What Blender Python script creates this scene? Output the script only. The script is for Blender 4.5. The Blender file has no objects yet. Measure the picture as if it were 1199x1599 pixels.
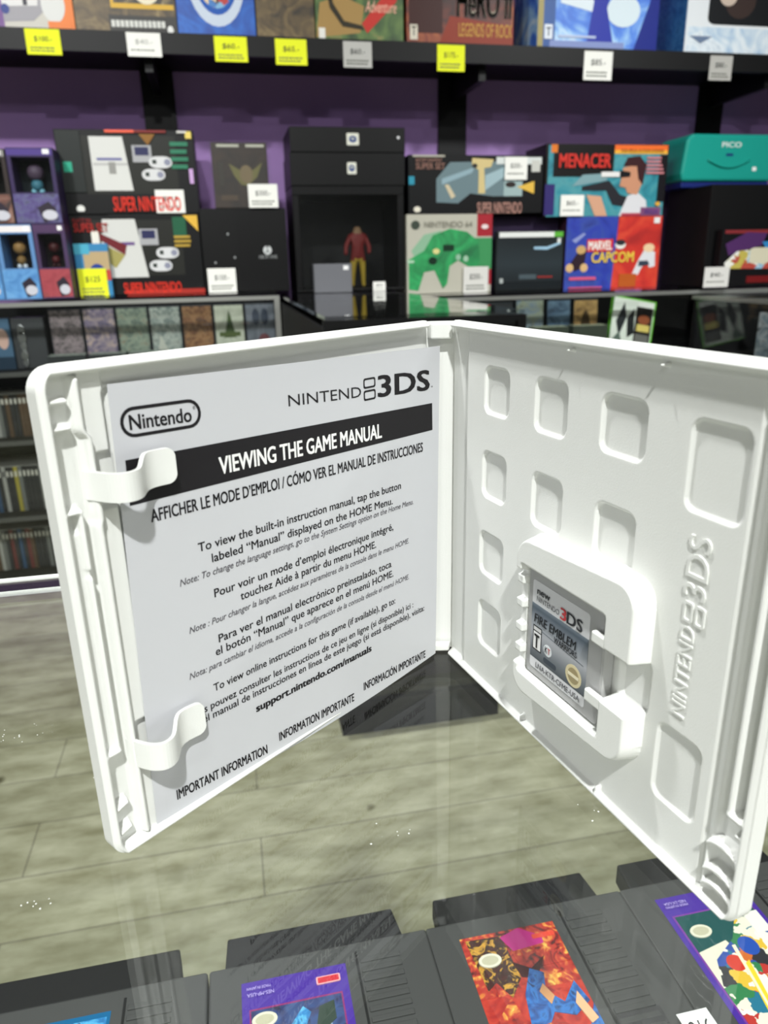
import bpy, math, random
import numpy as np
from mathutils import Vector, Matrix

random.seed(7)
SC = bpy.context.scene
COL = SC.collection
TH = math.radians(11.5)          # the camera looks this far to the right of the shop wall's normal
CT, ST = math.cos(TH), math.sin(TH)
GZ = 0.97                        # top of the near glass counter
EYE = 0.15647                    # camera height above that glass

# ------------------------------------------------------------------ camera
def setup_camera():
    p, r = 0.3276039, -0.0214947
    cd = bpy.data.cameras.new('camera'); co = bpy.data.objects.new('camera', cd); COL.objects.link(co)
    cd.sensor_fit = 'VERTICAL'; cd.sensor_height = 36.0; cd.sensor_width = 27.0
    cd.lens = 36.0 * 1147.483 / 1599.0
    cd.clip_start = 0.01; cd.clip_end = 60
    fwd = Vector((ST * math.cos(p), CT * math.cos(p), -math.sin(p)))
    right = Vector((CT, -ST, 0)); up = right.cross(fwd)
    cx = right * math.cos(r) + up * math.sin(r)
    cy = -right * math.sin(r) + up * math.cos(r)
    cz = -fwd
    m = Matrix(((cx.x, cy.x, cz.x, 0), (cx.y, cy.y, cz.y, 0), (cx.z, cy.z, cz.z, GZ + EYE), (0, 0, 0, 1)))
    co.matrix_world = m
    cd.dof.use_dof = True; cd.dof.focus_distance = 0.27; cd.dof.aperture_fstop = 19
    SC.camera = co
setup_camera()

# ------------------------------------------------------------------ light
w = bpy.data.worlds.new('world'); SC.world = w; w.use_nodes = True
w.node_tree.nodes['Background'].inputs[0].default_value = (0.9, 0.95, 1.0, 1)
w.node_tree.nodes['Background'].inputs[1].default_value = 0.05
def cam2room(x, y):
    return (CT * x + ST * y, -ST * x + CT * y)
def lamp(name, x, y, z, power, size, color=(1, 0.98, 0.95), target=None, spread=180):
    l = bpy.data.lights.new(name, 'AREA'); l.energy = power; l.shape = 'DISK'; l.size = size; l.color = color; l.spread = math.radians(spread)
    o = bpy.data.objects.new(name, l); COL.objects.link(o); o.location = (x, y, z)
    if target: o.rotation_euler = (Vector(target) - Vector((x, y, z))).to_track_quat('-Z', 'Y').to_euler()
    return o
KEY, BACKL, SIDE, FAR, AISLE_FILL = 68, 34, 9, 10, 14
LC = (.985, 1, .985)
ax, ay = cam2room(.14, -1.04); lamp('ceiling_and_fill_lamp', ax, ay, 2.70, KEY, .09, LC)
ax, ay = cam2room(-.42, .58);  lamp('ceiling_and_fill_lamp', ax, ay, 2.70, BACKL, .09, LC)
ax, ay = cam2room(1.75, .2);   lamp('ceiling_and_fill_lamp', ax, ay, 2.70, SIDE, .12, LC)
lamp('ceiling_and_fill_lamp', 1.7, -2.2, 2.68, FAR * .7, .25, LC, (.6, 3.1, 1.5)); lamp('ceiling_and_fill_lamp', -1.2, -2.2, 2.68, FAR * 1.3, .25, LC, (-.2, 3.1, 1.5))  # right lamp follows the tag shadows; left one is added fill for the case
lamp('ceiling_and_fill_lamp', 1.75, .75, 2.70, AISLE_FILL, .2, LC, (1.6, 2.8, .9), 95); lamp('ceiling_and_fill_lamp', -1.05, .75, 2.70, AISLE_FILL, .2, LC, (-.4, 2.8, .9), 95)  # no known fixtures: both added to brighten the cartons without reaching the case
SC.view_settings.view_transform = 'Standard'; SC.view_settings.look = 'None'
SC.view_settings.gamma = 1; SC.view_settings.use_curve_mapping = False
SC.view_settings.exposure = 0.0
try:
    SC.cycles.transparent_max_bounces = 24
    SC.cycles.max_bounces = 8
except Exception: pass

# ------------------------------------------------------------------ materials
def lin(h):
    h = h.lstrip('#'); c = [int(h[i:i+2], 16) / 255 for i in (0, 2, 4)]
    return tuple(v / 12.92 if v <= .04045 else ((v + .055) / 1.055) ** 2.4 for v in c) + (1,)
_M = {}
def mat(hexc, rough=.5, metal=0.0, spec=.25):
    k = (hexc, rough, metal, spec)
    if k in _M: return _M[k]
    m = bpy.data.materials.new('paint_' + hexc.strip('#')); m.use_nodes = True
    b = m.node_tree.nodes['Principled BSDF']
    b.inputs['Base Color'].default_value = lin(hexc); b.inputs['Roughness'].default_value = rough
    b.inputs['Metallic'].default_value = metal; b.inputs['Specular IOR Level'].default_value = spec
    _M[k] = m; return m
def nodes(m):
    return m.node_tree.nodes, m.node_tree.links
def bump(m, scale, strength, dist=.001):
    n, l = nodes(m); t = n.new('ShaderNodeTexCoord'); x = n.new('ShaderNodeTexNoise'); x.inputs['Scale'].default_value = scale
    x.inputs['Detail'].default_value = 3
    b = n.new('ShaderNodeBump'); b.inputs['Strength'].default_value = strength; b.inputs['Distance'].default_value = dist
    l.new(t.outputs['Object'], x.inputs['Vector']); l.new(x.outputs['Fac'], b.inputs['Height']); l.new(b.outputs['Normal'], n['Principled BSDF'].inputs['Normal'])
def collage(name, cols, scale=8, rough=.5, kind='noise', detail=4, distort=1.5):
    """printed picture: bands of colour that follow a noise"""
    m = bpy.data.materials.new(name); m.use_nodes = True; n, l = nodes(m)
    t = n.new('ShaderNodeTexCoord')
    if kind == 'noise':
        x = n.new('ShaderNodeTexNoise'); x.inputs['Scale'].default_value = scale; x.inputs['Detail'].default_value = detail; x.inputs['Distortion'].default_value = distort; out = x.outputs['Fac']
    else:
        x = n.new('ShaderNodeTexVoronoi'); x.inputs['Scale'].default_value = scale; out = x.outputs['Distance']
        sp = n.new('ShaderNodeSeparateColor'); l.new(x.outputs['Color'], sp.inputs[0]); out = sp.outputs[0]
    r = n.new('ShaderNodeValToRGB'); r.color_ramp.interpolation = 'LINEAR' if kind == 'noise' else 'CONSTANT'
    e = r.color_ramp.elements
    lo, hi = (.3, .7) if kind == 'noise' else (0, .9)
    while len(e) < len(cols): e.new(.5)
    for i, c in enumerate(cols):
        e[i].position = lo + (hi - lo) * i / max(1, len(cols) - 1); e[i].color = lin(c)
    if kind == 'vor':
        wn = n.new('ShaderNodeTexNoise'); wn.inputs['Scale'].default_value = scale * 1.3; l.new(t.outputs['Object'], wn.inputs['Vector'])
        vm = n.new('ShaderNodeVectorMath'); vm.operation = 'MULTIPLY_ADD'; q = 1.6 / scale; vm.inputs[1].default_value = (q, q, q)
        l.new(wn.outputs['Color'], vm.inputs[0]); l.new(t.outputs['Object'], vm.inputs[2]); l.new(vm.outputs[0], x.inputs['Vector'])
    else: l.new(t.outputs['Object'], x.inputs['Vector'])
    l.new(out, r.inputs['Fac']); l.new(r.outputs['Color'], n['Principled BSDF'].inputs['Base Color'])
    n['Principled BSDF'].inputs['Roughness'].default_value = rough
    return m
def gradient(name, stops, axis, a, b, rough=.35):
    """printed colour blend along one object axis from a to b"""
    m = bpy.data.materials.new(name); m.use_nodes = True; n, l = nodes(m)
    t = n.new('ShaderNodeTexCoord'); s = n.new('ShaderNodeSeparateXYZ'); mr = n.new('ShaderNodeMapRange')
    mr.inputs[1].default_value = a; mr.inputs[2].default_value = b
    r = n.new('ShaderNodeValToRGB'); e = r.color_ramp.elements
    while len(e) < len(stops): e.new(.5)
    for i, (p, c) in enumerate(stops): e[i].position = p; e[i].color = lin(c)
    l.new(t.outputs['Object'], s.inputs[0]); l.new(s.outputs[axis], mr.inputs[0]); l.new(mr.outputs[0], r.inputs['Fac']); l.new(r.outputs['Color'], n['Principled BSDF'].inputs['Base Color'])
    n['Principled BSDF'].inputs['Roughness'].default_value = rough
    return m
def glass(name, tint=(.97, .985, .975), rough=0.0, f0=.04, gain=1.0):
    m = bpy.data.materials.new(name); m.use_nodes = True; n, l = nodes(m); n.remove(n['Principled BSDF'])
    tr = n.new('ShaderNodeBsdfTransparent'); tr.inputs[0].default_value = tint + (1,)
    gl = n.new('ShaderNodeBsdfGlossy'); gl.inputs['Roughness'].default_value = rough; gl.inputs[0].default_value = (1, 1, 1, 1)
    lw = n.new('ShaderNodeLayerWeight'); lw.inputs['Blend'].default_value = .5
    pw = n.new('ShaderNodeMath'); pw.operation = 'POWER'; pw.inputs[1].default_value = 5
    ma = n.new('ShaderNodeMath'); ma.operation = 'MULTIPLY_ADD'; ma.inputs[1].default_value = gain * (1 - f0); ma.inputs[2].default_value = f0
    mx = n.new('ShaderNodeMixShader')
    l.new(lw.outputs['Facing'], pw.inputs[0]); l.new(pw.outputs[0], ma.inputs[0]); l.new(ma.outputs[0], mx.inputs[0])
    l.new(tr.outputs[0], mx.inputs[1]); l.new(gl.outputs[0], mx.inputs[2]); l.new(mx.outputs[0], n['Material Output'].inputs[0])
    return m
GLASS = glass('clear_glass'); GLASS_THIN = glass('pane_glass', (.98, .99, .985), f0=.03)
PLASTIC = mat('#e6e7e3', .38); bump(PLASTIC, 2500, .12, .0004)
PAPER = mat('#c9cace', .45)
INK = mat('#1d1b1e', .5); INKGREY = mat('#5d5b60', .5); WHITE = mat('#f4f4f2', .5)
ALU = mat('#b9bab6', .35, .8); ALU_DULL = mat('#565755', .5, .4)
BLACK = mat('#0c0c0e', .45); BLACKMATT = mat('#08080a', .7)

def wall_mat():
    m = mat('#6b4a88', .75); n, l = nodes(m)
    t = n.new('ShaderNodeTexCoord'); x = n.new('ShaderNodeTexNoise'); x.inputs['Scale'].default_value = 2.5
    r = n.new('ShaderNodeValToRGB'); r.color_ramp.elements[0].color = lin('#9a78b2'); r.color_ramp.elements[1].color = lin('#ad8cc6')
    l.new(t.outputs['Object'], x.inputs['Vector']); l.new(x.outputs['Fac'], r.inputs['Fac']); l.new(r.outputs['Color'], n['Principled BSDF'].inputs['Base Color'])
    return m
PURPLE = wall_mat()
def floor_mat():
    m = bpy.data.materials.new('grey_wood_planks'); m.use_nodes = True; n, l = nodes(m); b = n['Principled BSDF']
    t = n.new('ShaderNodeTexCoord'); mp = n.new('ShaderNodeMapping'); mp.inputs['Location'].default_value = (.02, -.0425, 0)
    br = n.new('ShaderNodeTexBrick'); br.offset = .37; br.inputs['Scale'].default_value = 1
    br.inputs['Brick Width'].default_value = 1.25; br.inputs['Row Height'].default_value = .152; br.inputs['Mortar Size'].default_value = .0016
    br.inputs['Mortar Smooth'].default_value = .3; br.inputs['Bias'].default_value = 0
    br.inputs['Color1'].default_value = lin('#c9c8ac'); br.inputs['Color2'].default_value = lin('#b2b196'); br.inputs['Mortar'].default_value = lin('#8b8876')
    l.new(t.outputs['Object'], mp.inputs['Vector']); l.new(mp.outputs['Vector'], br.inputs['Vector'])
    m2 = n.new('ShaderNodeMapping'); m2.inputs['Scale'].default_value = (4.5, 13, 1); l.new(t.outputs['Object'], m2.inputs['Vector'])
    g = n.new('ShaderNodeTexNoise'); g.inputs['Scale'].default_value = 1.6; g.inputs['Detail'].default_value = 7; g.inputs['Roughness'].default_value = .62; l.new(m2.outputs[0], g.inputs['Vector'])
    g2 = n.new('ShaderNodeTexNoise'); g2.inputs['Scale'].default_value = 7; g2.inputs['Detail'].default_value = 4; l.new(t.outputs['Object'], g2.inputs['Vector'])
    r = n.new('ShaderNodeValToRGB'); r.color_ramp.elements[0].position = .32; r.color_ramp.elements[1].position = .68
    r.color_ramp.elements[0].color = lin('#aaa792'); r.color_ramp.elements[1].color = lin('#ffffff'); l.new(g.outputs['Fac'], r.inputs['Fac'])
    mx = n.new('ShaderNodeMix'); mx.data_type = 'RGBA'; mx.blend_type = 'MULTIPLY'; mx.inputs[0].default_value = .85
    l.new(br.outputs['Color'], mx.inputs[6]); l.new(r.outputs['Color'], mx.inputs[7])
    # small knots
    kn = n.new('ShaderNodeTexNoise'); kn.inputs['Scale'].default_value = 11; kn.inputs['Detail'].default_value = 1; l.new(t.outputs['Object'], kn.inputs['Vector'])
    kr = n.new('ShaderNodeValToRGB'); kr.color_ramp.elements[0].position = .74; kr.color_ramp.elements[0].color = (1, 1, 1, 1); kr.color_ramp.elements[1].position = .80; kr.color_ramp.elements[1].color = lin('#8d8a78')
    l.new(kn.outputs['Fac'], kr.inputs['Fac'])
    m3 = n.new('ShaderNodeMix'); m3.data_type = 'RGBA'; m3.blend_type = 'MULTIPLY'; m3.inputs[0].default_value = 1
    l.new(mx.outputs[2], m3.inputs[6]); l.new(kr.outputs['Color'], m3.inputs[7]); l.new(m3.outputs[2], b.inputs['Base Color'])
    b.inputs['Roughness'].default_value = .6
    bp = n.new('ShaderNodeBump'); bp.inputs['Strength'].default_value = .12; bp.inputs['Distance'].default_value = .002; l.new(g.outputs['Fac'], bp.inputs['Height']); l.new(bp.outputs[0], b.inputs['Normal'])
    return m

# ------------------------------------------------------------------ mesh helpers
class MB:
    def __init__(s): s.v = []; s.f = []; s.m = []; s.mats = []
    def mi(s, m):
        if m not in s.mats: s.mats.append(m)
        return s.mats.index(m)
    def add(s, verts, faces, m):
        o = len(s.v); i = s.mi(m); s.v += [tuple(p) for p in verts]
        for f in faces: s.f.append(tuple(o + k for k in f)); s.m.append(i)
        return s
    def box(s, a, b, m):
        (x0, y0, z0), (x1, y1, z1) = a, b
        x0, x1 = min(x0, x1), max(x0, x1); y0, y1 = min(y0, y1), max(y0, y1); z0, z1 = min(z0, z1), max(z0, z1)
        v = [(x, y, z) for z in (z0, z1) for y in (y0, y1) for x in (x0, x1)]
        return s.add(v, [(0, 2, 3, 1), (4, 5, 7, 6), (0, 1, 5, 4), (2, 6, 7, 3), (0, 4, 6, 2), (1, 3, 7, 5)], m)
    def prism(s, pts, z0, z1, m, fn=lambda x, y, z: (x, y, z)):
        n = len(pts); v = [fn(x, y, z0) for x, y in pts] + [fn(x, y, z1) for x, y in pts]
        f = [tuple(range(n))[::-1], tuple(range(n, 2 * n))] + [(i, (i + 1) % n, n + (i + 1) % n, n + i) for i in range(n)]
        return s.add(v, f, m)
    def tube(s, path, r, m, n=8):
        P = [Vector(p) for p in path]; v = []; f = []
        for i, p in enumerate(P):
            t = (P[min(i + 1, len(P) - 1)] - P[max(i - 1, 0)]).normalized(); a = t.orthogonal().normalized(); b = t.cross(a)
            if i: # keep the ring aligned
                a = (pa - t * pa.dot(t)).normalized(); b = t.cross(a)
            pa = a
            v += [tuple(p + (a * math.cos(2 * math.pi * k / n) + b * math.sin(2 * math.pi * k / n)) * r) for k in range(n)]
        for i in range(len(P) - 1):
            for k in range(n): f.append((i * n + k, i * n + (k + 1) % n, (i + 1) * n + (k + 1) % n, (i + 1) * n + k))
        f += [tuple(range(n))[::-1], tuple(range((len(P) - 1) * n, len(P) * n))]
        return s.add(v, f, m)
    def build(s, name, parent=None, loc=None, bevel=0, smooth=False, seg=2):
        me = bpy.data.meshes.new(name); me.from_pydata(s.v, [], s.f); me.update()
        for m in s.mats: me.materials.append(m)
        me.polygons.foreach_set('material_index', s.m)
        if smooth: me.polygons.foreach_set('use_smooth', [True] * len(s.f))
        o = bpy.data.objects.new(name, me); COL.objects.link(o)
        if parent: o.parent = parent
        if loc: o.location = loc
        if bevel:
            b = o.modifiers.new('bevel', 'BEVEL'); b.width = bevel; b.segments = seg; b.limit_method = 'ANGLE'; b.angle_limit = .6
        return o
def tag(o, label, cat, group=None):
    o['label'] = label; o['category'] = cat
    if group: o['group'] = group
    return o
def thing(name, label, cat, loc=(0, 0, 0), rz=0, group=None):
    o = bpy.data.objects.new(name, None); COL.objects.link(o); o.location = loc; o.rotation_euler = (0, 0, rz); o.empty_display_size = .02
    return tag(o, label, cat, group)
def struct(o): o['kind'] = 'structure'; return o
def copy_thing(o, loc):
    c = o.copy(); COL.objects.link(c); c.location = loc
    for ch in o.children:
        d = ch.copy(); COL.objects.link(d); d.parent = c
    return c
def rrect(x0, y0, x1, y1, r, n=5):
    pts = []
    for cx, cy, a in ((x1 - r, y1 - r, 0), (x0 + r, y1 - r, 90), (x0 + r, y0 + r, 180), (x1 - r, y0 + r, 270)):
        for k in range(n + 1):
            t = math.radians(a + 90 * k / n); pts.append((cx + r * math.cos(t), cy + r * math.sin(t)))
    return pts
def ellipse(cx, cy, rx, ry, n=20): return [(cx + rx * math.cos(2 * math.pi * k / n), cy + ry * math.sin(2 * math.pi * k / n)) for k in range(n)]
_T = {}
def text2d(body, bold=0.0, shear=0.0):
    """outline of a line of type: vertices in a box 1 wide, heights in cap heights, faces"""
    k = (body, bold, shear)
    if k in _T: return _T[k]
    cu = bpy.data.curves.new('type', 'FONT'); cu.body = body; cu.size = 1; cu.offset = bold; cu.shear = shear; cu.resolution_u = 3
    o = bpy.data.objects.new('type', cu); COL.objects.link(o)
    dg = bpy.context.evaluated_depsgraph_get(); me = bpy.data.meshes.new_from_object(o.evaluated_get(dg))
    v = np.array([tuple(x.co) for x in me.vertices]).reshape(-1, 3)[:, :2]; f = [tuple(p.vertices) for p in me.polygons]
    bpy.data.objects.remove(o); bpy.data.curves.remove(cu); bpy.data.meshes.remove(me)
    x0, x1 = v[:, 0].min(), v[:, 0].max()
    v = np.stack([(v[:, 0] - x0) / (x1 - x0), v[:, 1] / CAPH], 1)
    _T[k] = (v, f, (x1 - x0) / CAPH); return _T[k]
CAPH = 1.0
_v, _f, _w = text2d('H'); CAPH = float(_v[:, 1].max()); _T.clear()
def put_text(mb, body, fn, m, bold=0.0, shear=0.0, lift=(0, 0, 0)):
    """fn(tx, ty): tx 0..1 along the line, ty in cap heights; bold type is the same line printed again a hair to each side"""
    v, f, w_ = text2d(body, 0.0, shear)
    bold = max(bold, 0) * .8
    offs = [(0, 0)] if bold < .004 else [(-bold, -bold * .5), (bold, -bold * .5), (-bold, bold * .5), (bold, bold * .5), (0, 0)]
    for i, (dx, dy) in enumerate(offs):
        P = [fn(float(a) * (1 - 2 * bold / w_) + (bold + dx) / w_, float(b) + dy) for a, b in v]
        mb.add([(p[0] + lift[0] * i, p[1] + lift[1] * i, p[2] + lift[2] * i) for p in P], f, m)

# ------------------------------------------------------------------ room
struct(MB().box((-2.6, -2.6, -.05), (3.6, 3.2, 0), floor_mat()).build('floor'))
struct(MB().box((-2.6, 3.1, 0), (3.6, 3.2, 2.75), PURPLE).build('wall_back'))
struct(MB().box((-2.7, -2.6, 0), (-2.6, 3.2, 2.75), mat('#77797a', .8)).build('wall_left'))
struct(MB().box((3.6, -2.6, 0), (3.7, 3.2, 2.75), mat('#77797a', .8)).build('wall_right'))
struct(MB().box((-2.7, -2.7, 0), (3.7, -2.6, 2.75), mat('#77797a', .8)).build('wall_front'))
struct(MB().box((-2.7, -2.7, 2.75), (3.7, 3.2, 2.8), mat('#8b8b8a', .8)).build('ceiling'))
for i, x in enumerate((-.224, .878, 1.998)):
    t = struct(MB().box((x, 3.085, .9), (x + .113, 3.0995, 2.3), BLACK).build('trim_%d' % (i + 1)))

# ------------------------------------------------------------------ counters
def counter(name, label, x0, x1, y0, y1, top, shelves, front='y', kick=.09, recess=.04, lip=.022, edge=None, inner='#101012'):
    t = thing(name, label, 'display counter', ((x0 + x1) / 2, (y0 + y1) / 2, 0)); ox, oy = (x0 + x1) / 2, (y0 + y1) / 2
    X0, X1, Y0, Y1 = x0 - ox, x1 - ox, y0 - oy, y1 - oy
    if front == 'y': MB().box((X0 + .01, Y0 + recess, 0), (X1 - .01, Y1, kick), BLACKMATT).build('base', t)
    else: MB().box((X0 + recess, Y0 + .01, 0), (X1, Y1, kick), BLACKMATT).build('base', t)
    MB().box((X0 + .004, Y0 + .004, top - .008), (X1 - .004, Y1, top), GLASS_THIN).build('glass_top', t)
    e = edge or ALU
    fr = MB()
    if front == 'y':
        fr.box((X0, Y0, top - lip), (X1, Y0 + .018, top - .009), e); fr.box((X0, Y0, kick), (X1, Y0 + .018, kick + .012), e)
        for x in (X0, X1 - .018): fr.box((x, Y0, kick + .012), (x + .018, Y0 + .018, top - lip), e)
    else:
        fr.box((X0, Y0, top - lip), (X0 + .018, Y1, top - .009), e); fr.box((X0, Y0, kick), (X0 + .018, Y1, kick + .012), e)
        for y in (Y0,): fr.box((X0, y, kick + .012), (X0 + .018, y + .018, top - lip), e)
    fr.build('frame', t)
    if front == 'y': MB().box((X0 + .019, Y0 + .006, kick + .013), (X1 - .019, Y0 + .010, top - lip - .001), GLASS_THIN).build('glass_front', t)
    else: MB().box((X0 + .006, Y0 + .019, kick + .013), (X0 + .010, Y1 - .02, top - lip - .001), GLASS_THIN).build('glass_front', t)
    im = mat(inner, .6)
    MB().box((X0 + .01, Y1 - .012, kick), (X1 - .01, Y1 - .001, top - .03), im).build('back_panel', t)
    sd = MB()
    if front == 'y':
        sd.box((X0 + .002, Y0 + .02, kick), (X0 + .010, Y1 - .013, top - .025), im); sd.box((X1 - .010, Y0 + .02, kick), (X1 - .002, Y1 - .013, top - .025), im)
    else: sd.box((X0 + .02, Y0 + .002, kick), (X1 - .01, Y0 + .010, top - .025), im)
    sd.build('side_panel', t)
    for z in shelves:
        s = MB().box((X0 + .012, Y0 + .03, z - .012), (X1 - .012, Y1 - .014, z), BLACKMATT).build('shelf', t)
        MB().box((X0 + .012, Y0 + .022, z - .013), (X1 - .012, Y0 + .0295, z + .002), ALU_DULL).build('shelf_edge', s)
    return t
ZA, ZB, ZC, ZE = 1.036, 1.026, 1.010, .992
counter('display_counter', 'long glass display counter on the left under the stacked console cartons', -1.6, .186, 2.62, 3.08, ZA, (.805, .575, .305), kick=.07, recess=.06)
counter('display_counter', 'dark glass-topped counter jutting forward behind the open case spine, black cabinet on it', .19, .62, 1.5, 3.08, ZB, (.6, .3), recess=.06, kick=.12, edge=BLACK)
counter('display_counter', 'glass display counter on the right with a framed corner post and cases inside', .63, 2.9, 2.62, 3.08, ZC, (.76, .45), recess=.05)
counter('display_counter', 'glass display counter at the far right edge running towards the viewer', 1.75, 2.5, .3, 2.615, ZE, (.74, .4), front='x', recess=.05)

# near counter: only its glass top, front pane and one glass shelf can be seen
t = thing('glass_counter', 'near glass counter top with thin polished edge carrying the open white case', 'counter', (0, .0, 0))
MB().box((-1.1, -.6, GZ - .0075), (1.1, .394, GZ), GLASS).build('glass_top', t)
pe = mat('#eef0ea', .7)
e = MB(); e.box((-1.1, .3925, GZ - .0010), (1.1, .3954, GZ + .0003), pe); e.box((-1.1, .3925, GZ - .0088), (1.1, .3954, GZ - .0072), pe); e.build('polished_edge', t)
MB().box((-1.1, -.5, .745), (1.1, .345, .7515), glass('shelf_glass', (.985, .99, .985), f0=.02, gain=.3)).build('glass_shelf', t)
# scuffs in the glass surface
sm = mat('#e8ebe6', .6)
def scuff(x, y, n, r, seed):
    rr = random.Random(seed); sc = MB()
    for k in range(n):
        a = rr.uniform(0, 6.28); d = r * rr.random() ** .7; q = rr.uniform(.00008, .00028)
        px, py = x + d * math.cos(a) * 1.8, y + d * math.sin(a)
        sc.prism([(px + q * math.cos(u) * rr.uniform(.6, 1.5), py + q * math.sin(u)) for u in (0, 1.3, 2.5, 3.7, 5)], GZ + .00002, GZ + .00006, sm)
    sc.build('scuff', t)
scuff(-.048, .214, 26, .006, 1); scuff(-.083, .245, 16, .006, 2); scuff(-.098, .216, 10, .005, 3); scuff(-.062, .165, 9, .003, 4); scuff(.033, .168, 7, .005, 5); scuff(.098, .163, 8, .006, 6)

# ------------------------------------------------------------------ wall shelf
t = thing('wall_shelf', 'long black wall shelf high on the purple wall, cartons standing on it', 'shelf', (0, 3.1, 1.81))
MB().box((-2.2, -.40, -.02), (3.3, -.001, 0), mat('#0e0e10', .5)).build('board', t)
MB().box((-2.2, -.405, -.058), (3.3, -.385, -.0005), mat('#0b0b0c', .5)).build('front_lip', t)
for x in (-.168, .935, 2.05): MB().box((x - .012, -.36, -.10), (x + .012, -.015, -.0205), BLACK).build('bracket', t)

# ------------------------------------------------------------------ cartons with printed fronts
def carton(name, label, cat, x0, x1, z0, z1, yf, dep, col, art=(), txt=(), group=None, rough=.45, side=None, bev=.0015, cname='carton', rz=0):
    """art: (material or colour, polygon in 0..1); txt: (string, x0, x1, baseline, cap, colour, bold, shear)"""
    W, H = x1 - x0, z1 - z0
    t = thing(name, label, cat, ((x0 + x1) / 2, yf, z0), rz, group)
    m = col if not isinstance(col, str) else mat(col, rough)
    MB().box((-W / 2, 0, 0), (W / 2, dep, H), m).build(cname, t, bevel=bev)
    if art:
        mb = MB()
        for i, (c, pts) in enumerate(art):
            mm = c if not isinstance(c, str) else mat(c, rough)
            y = -.0004 - .00025 * i
            if len(pts) == 4 and not isinstance(pts[0], tuple): a, b, c_, d = pts; pts = [(a, b), (c_, b), (c_, d), (a, d)]
            mb.prism([(-W / 2 + W * px, H * pz) for px, pz in pts], 0, 1, mm, lambda x, z, k, y=y: (x, y if k else -.0001, z))
        mb.build('printed_artwork', t)
    if txt:
        y = -.0008 - .00025 * len(art)
        for s, a, b, base, cap, c, bold, sh in txt:
            mb = MB(); put_text(mb, s, lambda tx, ty: (-W / 2 + W * (a + (b - a) * tx), y, H * (base + cap * ty)), mat(c, .5), bold, sh, (0, -.0001, 0))
            mb.build('printed_lettering', t)
    if side:
        MB().box((-W / 2 - .0008, .004, .004), (-W / 2 - .0001, dep - .004, H - .004), side).build('printed_side', t)
    return t
def bars(x0, x1, y0, y1, n, c, seed=1, fill=.55):
    """rows of illegible small print as dashes"""
    r = random.Random(seed); out = []
    for k in range(n):
        a = y1 - (y1 - y0) * (k + .2) / n; b = a - (y1 - y0) / n * fill; x = x0
        xe = x1 - (x1 - x0) * r.uniform(0, .25)
        out.append((c, (x, b, xe, a)))
    return out
SHY = 2.735
# --- upper shelf, left to right
c_bw = collage('print_sepia', ['#2a251b', '#4b3f2a', '#7f6f4c', '#d6cba8'], 14)
c_brown = collage('print_brown', ['#2c2417', '#54442a', '#6d5a38', '#8b7850'], 16)
c_jungle = collage('print_jungle', ['#1e2d18', '#3d5a2c', '#5f7a3d', '#9b8450'], 9)
c_fire = collage('print_embers', ['#1d0f0b', '#4a1c12', '#7c3016', '#b5622a'], 8)
c_sky = collage('print_ice', ['#2b52c4', '#4f86e6', '#9cc9f5', '#e6f4ff'], 7)
c_ice2 = collage('print_blue_stone', ['#1c5a9c', '#2f79bd', '#4a94cf', '#2367ab'], 30)
c_cloud = collage('print_cloud', ['#8fb2d6', '#c4d6e6', '#e5edf3', '#aebfd0'], 10)
c_blue = collage('print_deep_blue', ['#0d3f94', '#1450ac', '#1f66c4', '#0d4aa4'], 10)
c_crowd = collage('print_crowd', ['#b8302c', '#3b79c0', '#e2c9a4', '#7bb3d8', '#3f2d2a', '#d9882f'], 45, kind='vor')
carton('console_box', 'white carton with an orange right end at the left end of the wall shelf', 'box', -.572, -.372, 1.811, 2.03, SHY, .3, '#c9c5bb',
       [('#e8803a', (.80, 0, 1, 1)), ('#9d9aa0', [(.0, .1), (.42, .12), (.6, .25), (.62, .6), (0, .5)]), ('#dedcdb', [(0, .28), (.5, .3), (.55, .55), (0, .5)]), ('#d9d9d6', ellipse(.72, .32, .17, .22)), ('#2a3b86', ellipse(.04, .25, .06, .06)), ('#33303c', (.30, .3, .36, .38)), ('#e8803a', (.62, 0, .95, .12))])
carton('board_game_box', 'brown carton with a yellow-framed picture and dark caption strip on the wall shelf', 'box', -.370, -.069, 1.811, 2.04, SHY, .3, c_brown,
       [('#3d3c3a', (.33, 0, 1, .22)), ('#d8ac3a', (.36, .3, .98, 1)), (c_bw, (.39, .36, .98, 1)), ('#1d1d20', ellipse(.52, .5, .1, .1)), ('#e8dfc4', ellipse(.72, .55, .14, .2))] +
       [('#d9d9d3', (.30 + .045 * k + .05, .08, .335 + .045 * k + .05, .16)) for k in range(12)] + [('#e7e7e3', ellipse(.93, .06, .03, .05))])
ring = [('#c9d4e4', ellipse(.52, .62, .36, .5, 28)), ('#1755b0', ellipse(.52, .64, .27, .39, 28)), (c_crowd, ellipse(.52, .66, .24, .34, 28)), ('#4a9ad9', (0, .98, 1, 1))]
carton('board_game_box', 'blue carton with a round pale emblem on the wall shelf', 'box', -.067, .174, 1.811, 2.055, SHY, .3, c_blue, ring)
carton('board_game_box', 'plain brown wood-grain carton with small white word on the wall shelf', 'box', .178, .363, 1.811, 2.07, SHY, .3, c_brown, [('#8d8b7d', (.25, .66, .6, .68))], [('ACCOUNTING', .06, .72, .56, .075, '#e9e6da', .02, 0)])
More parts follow.
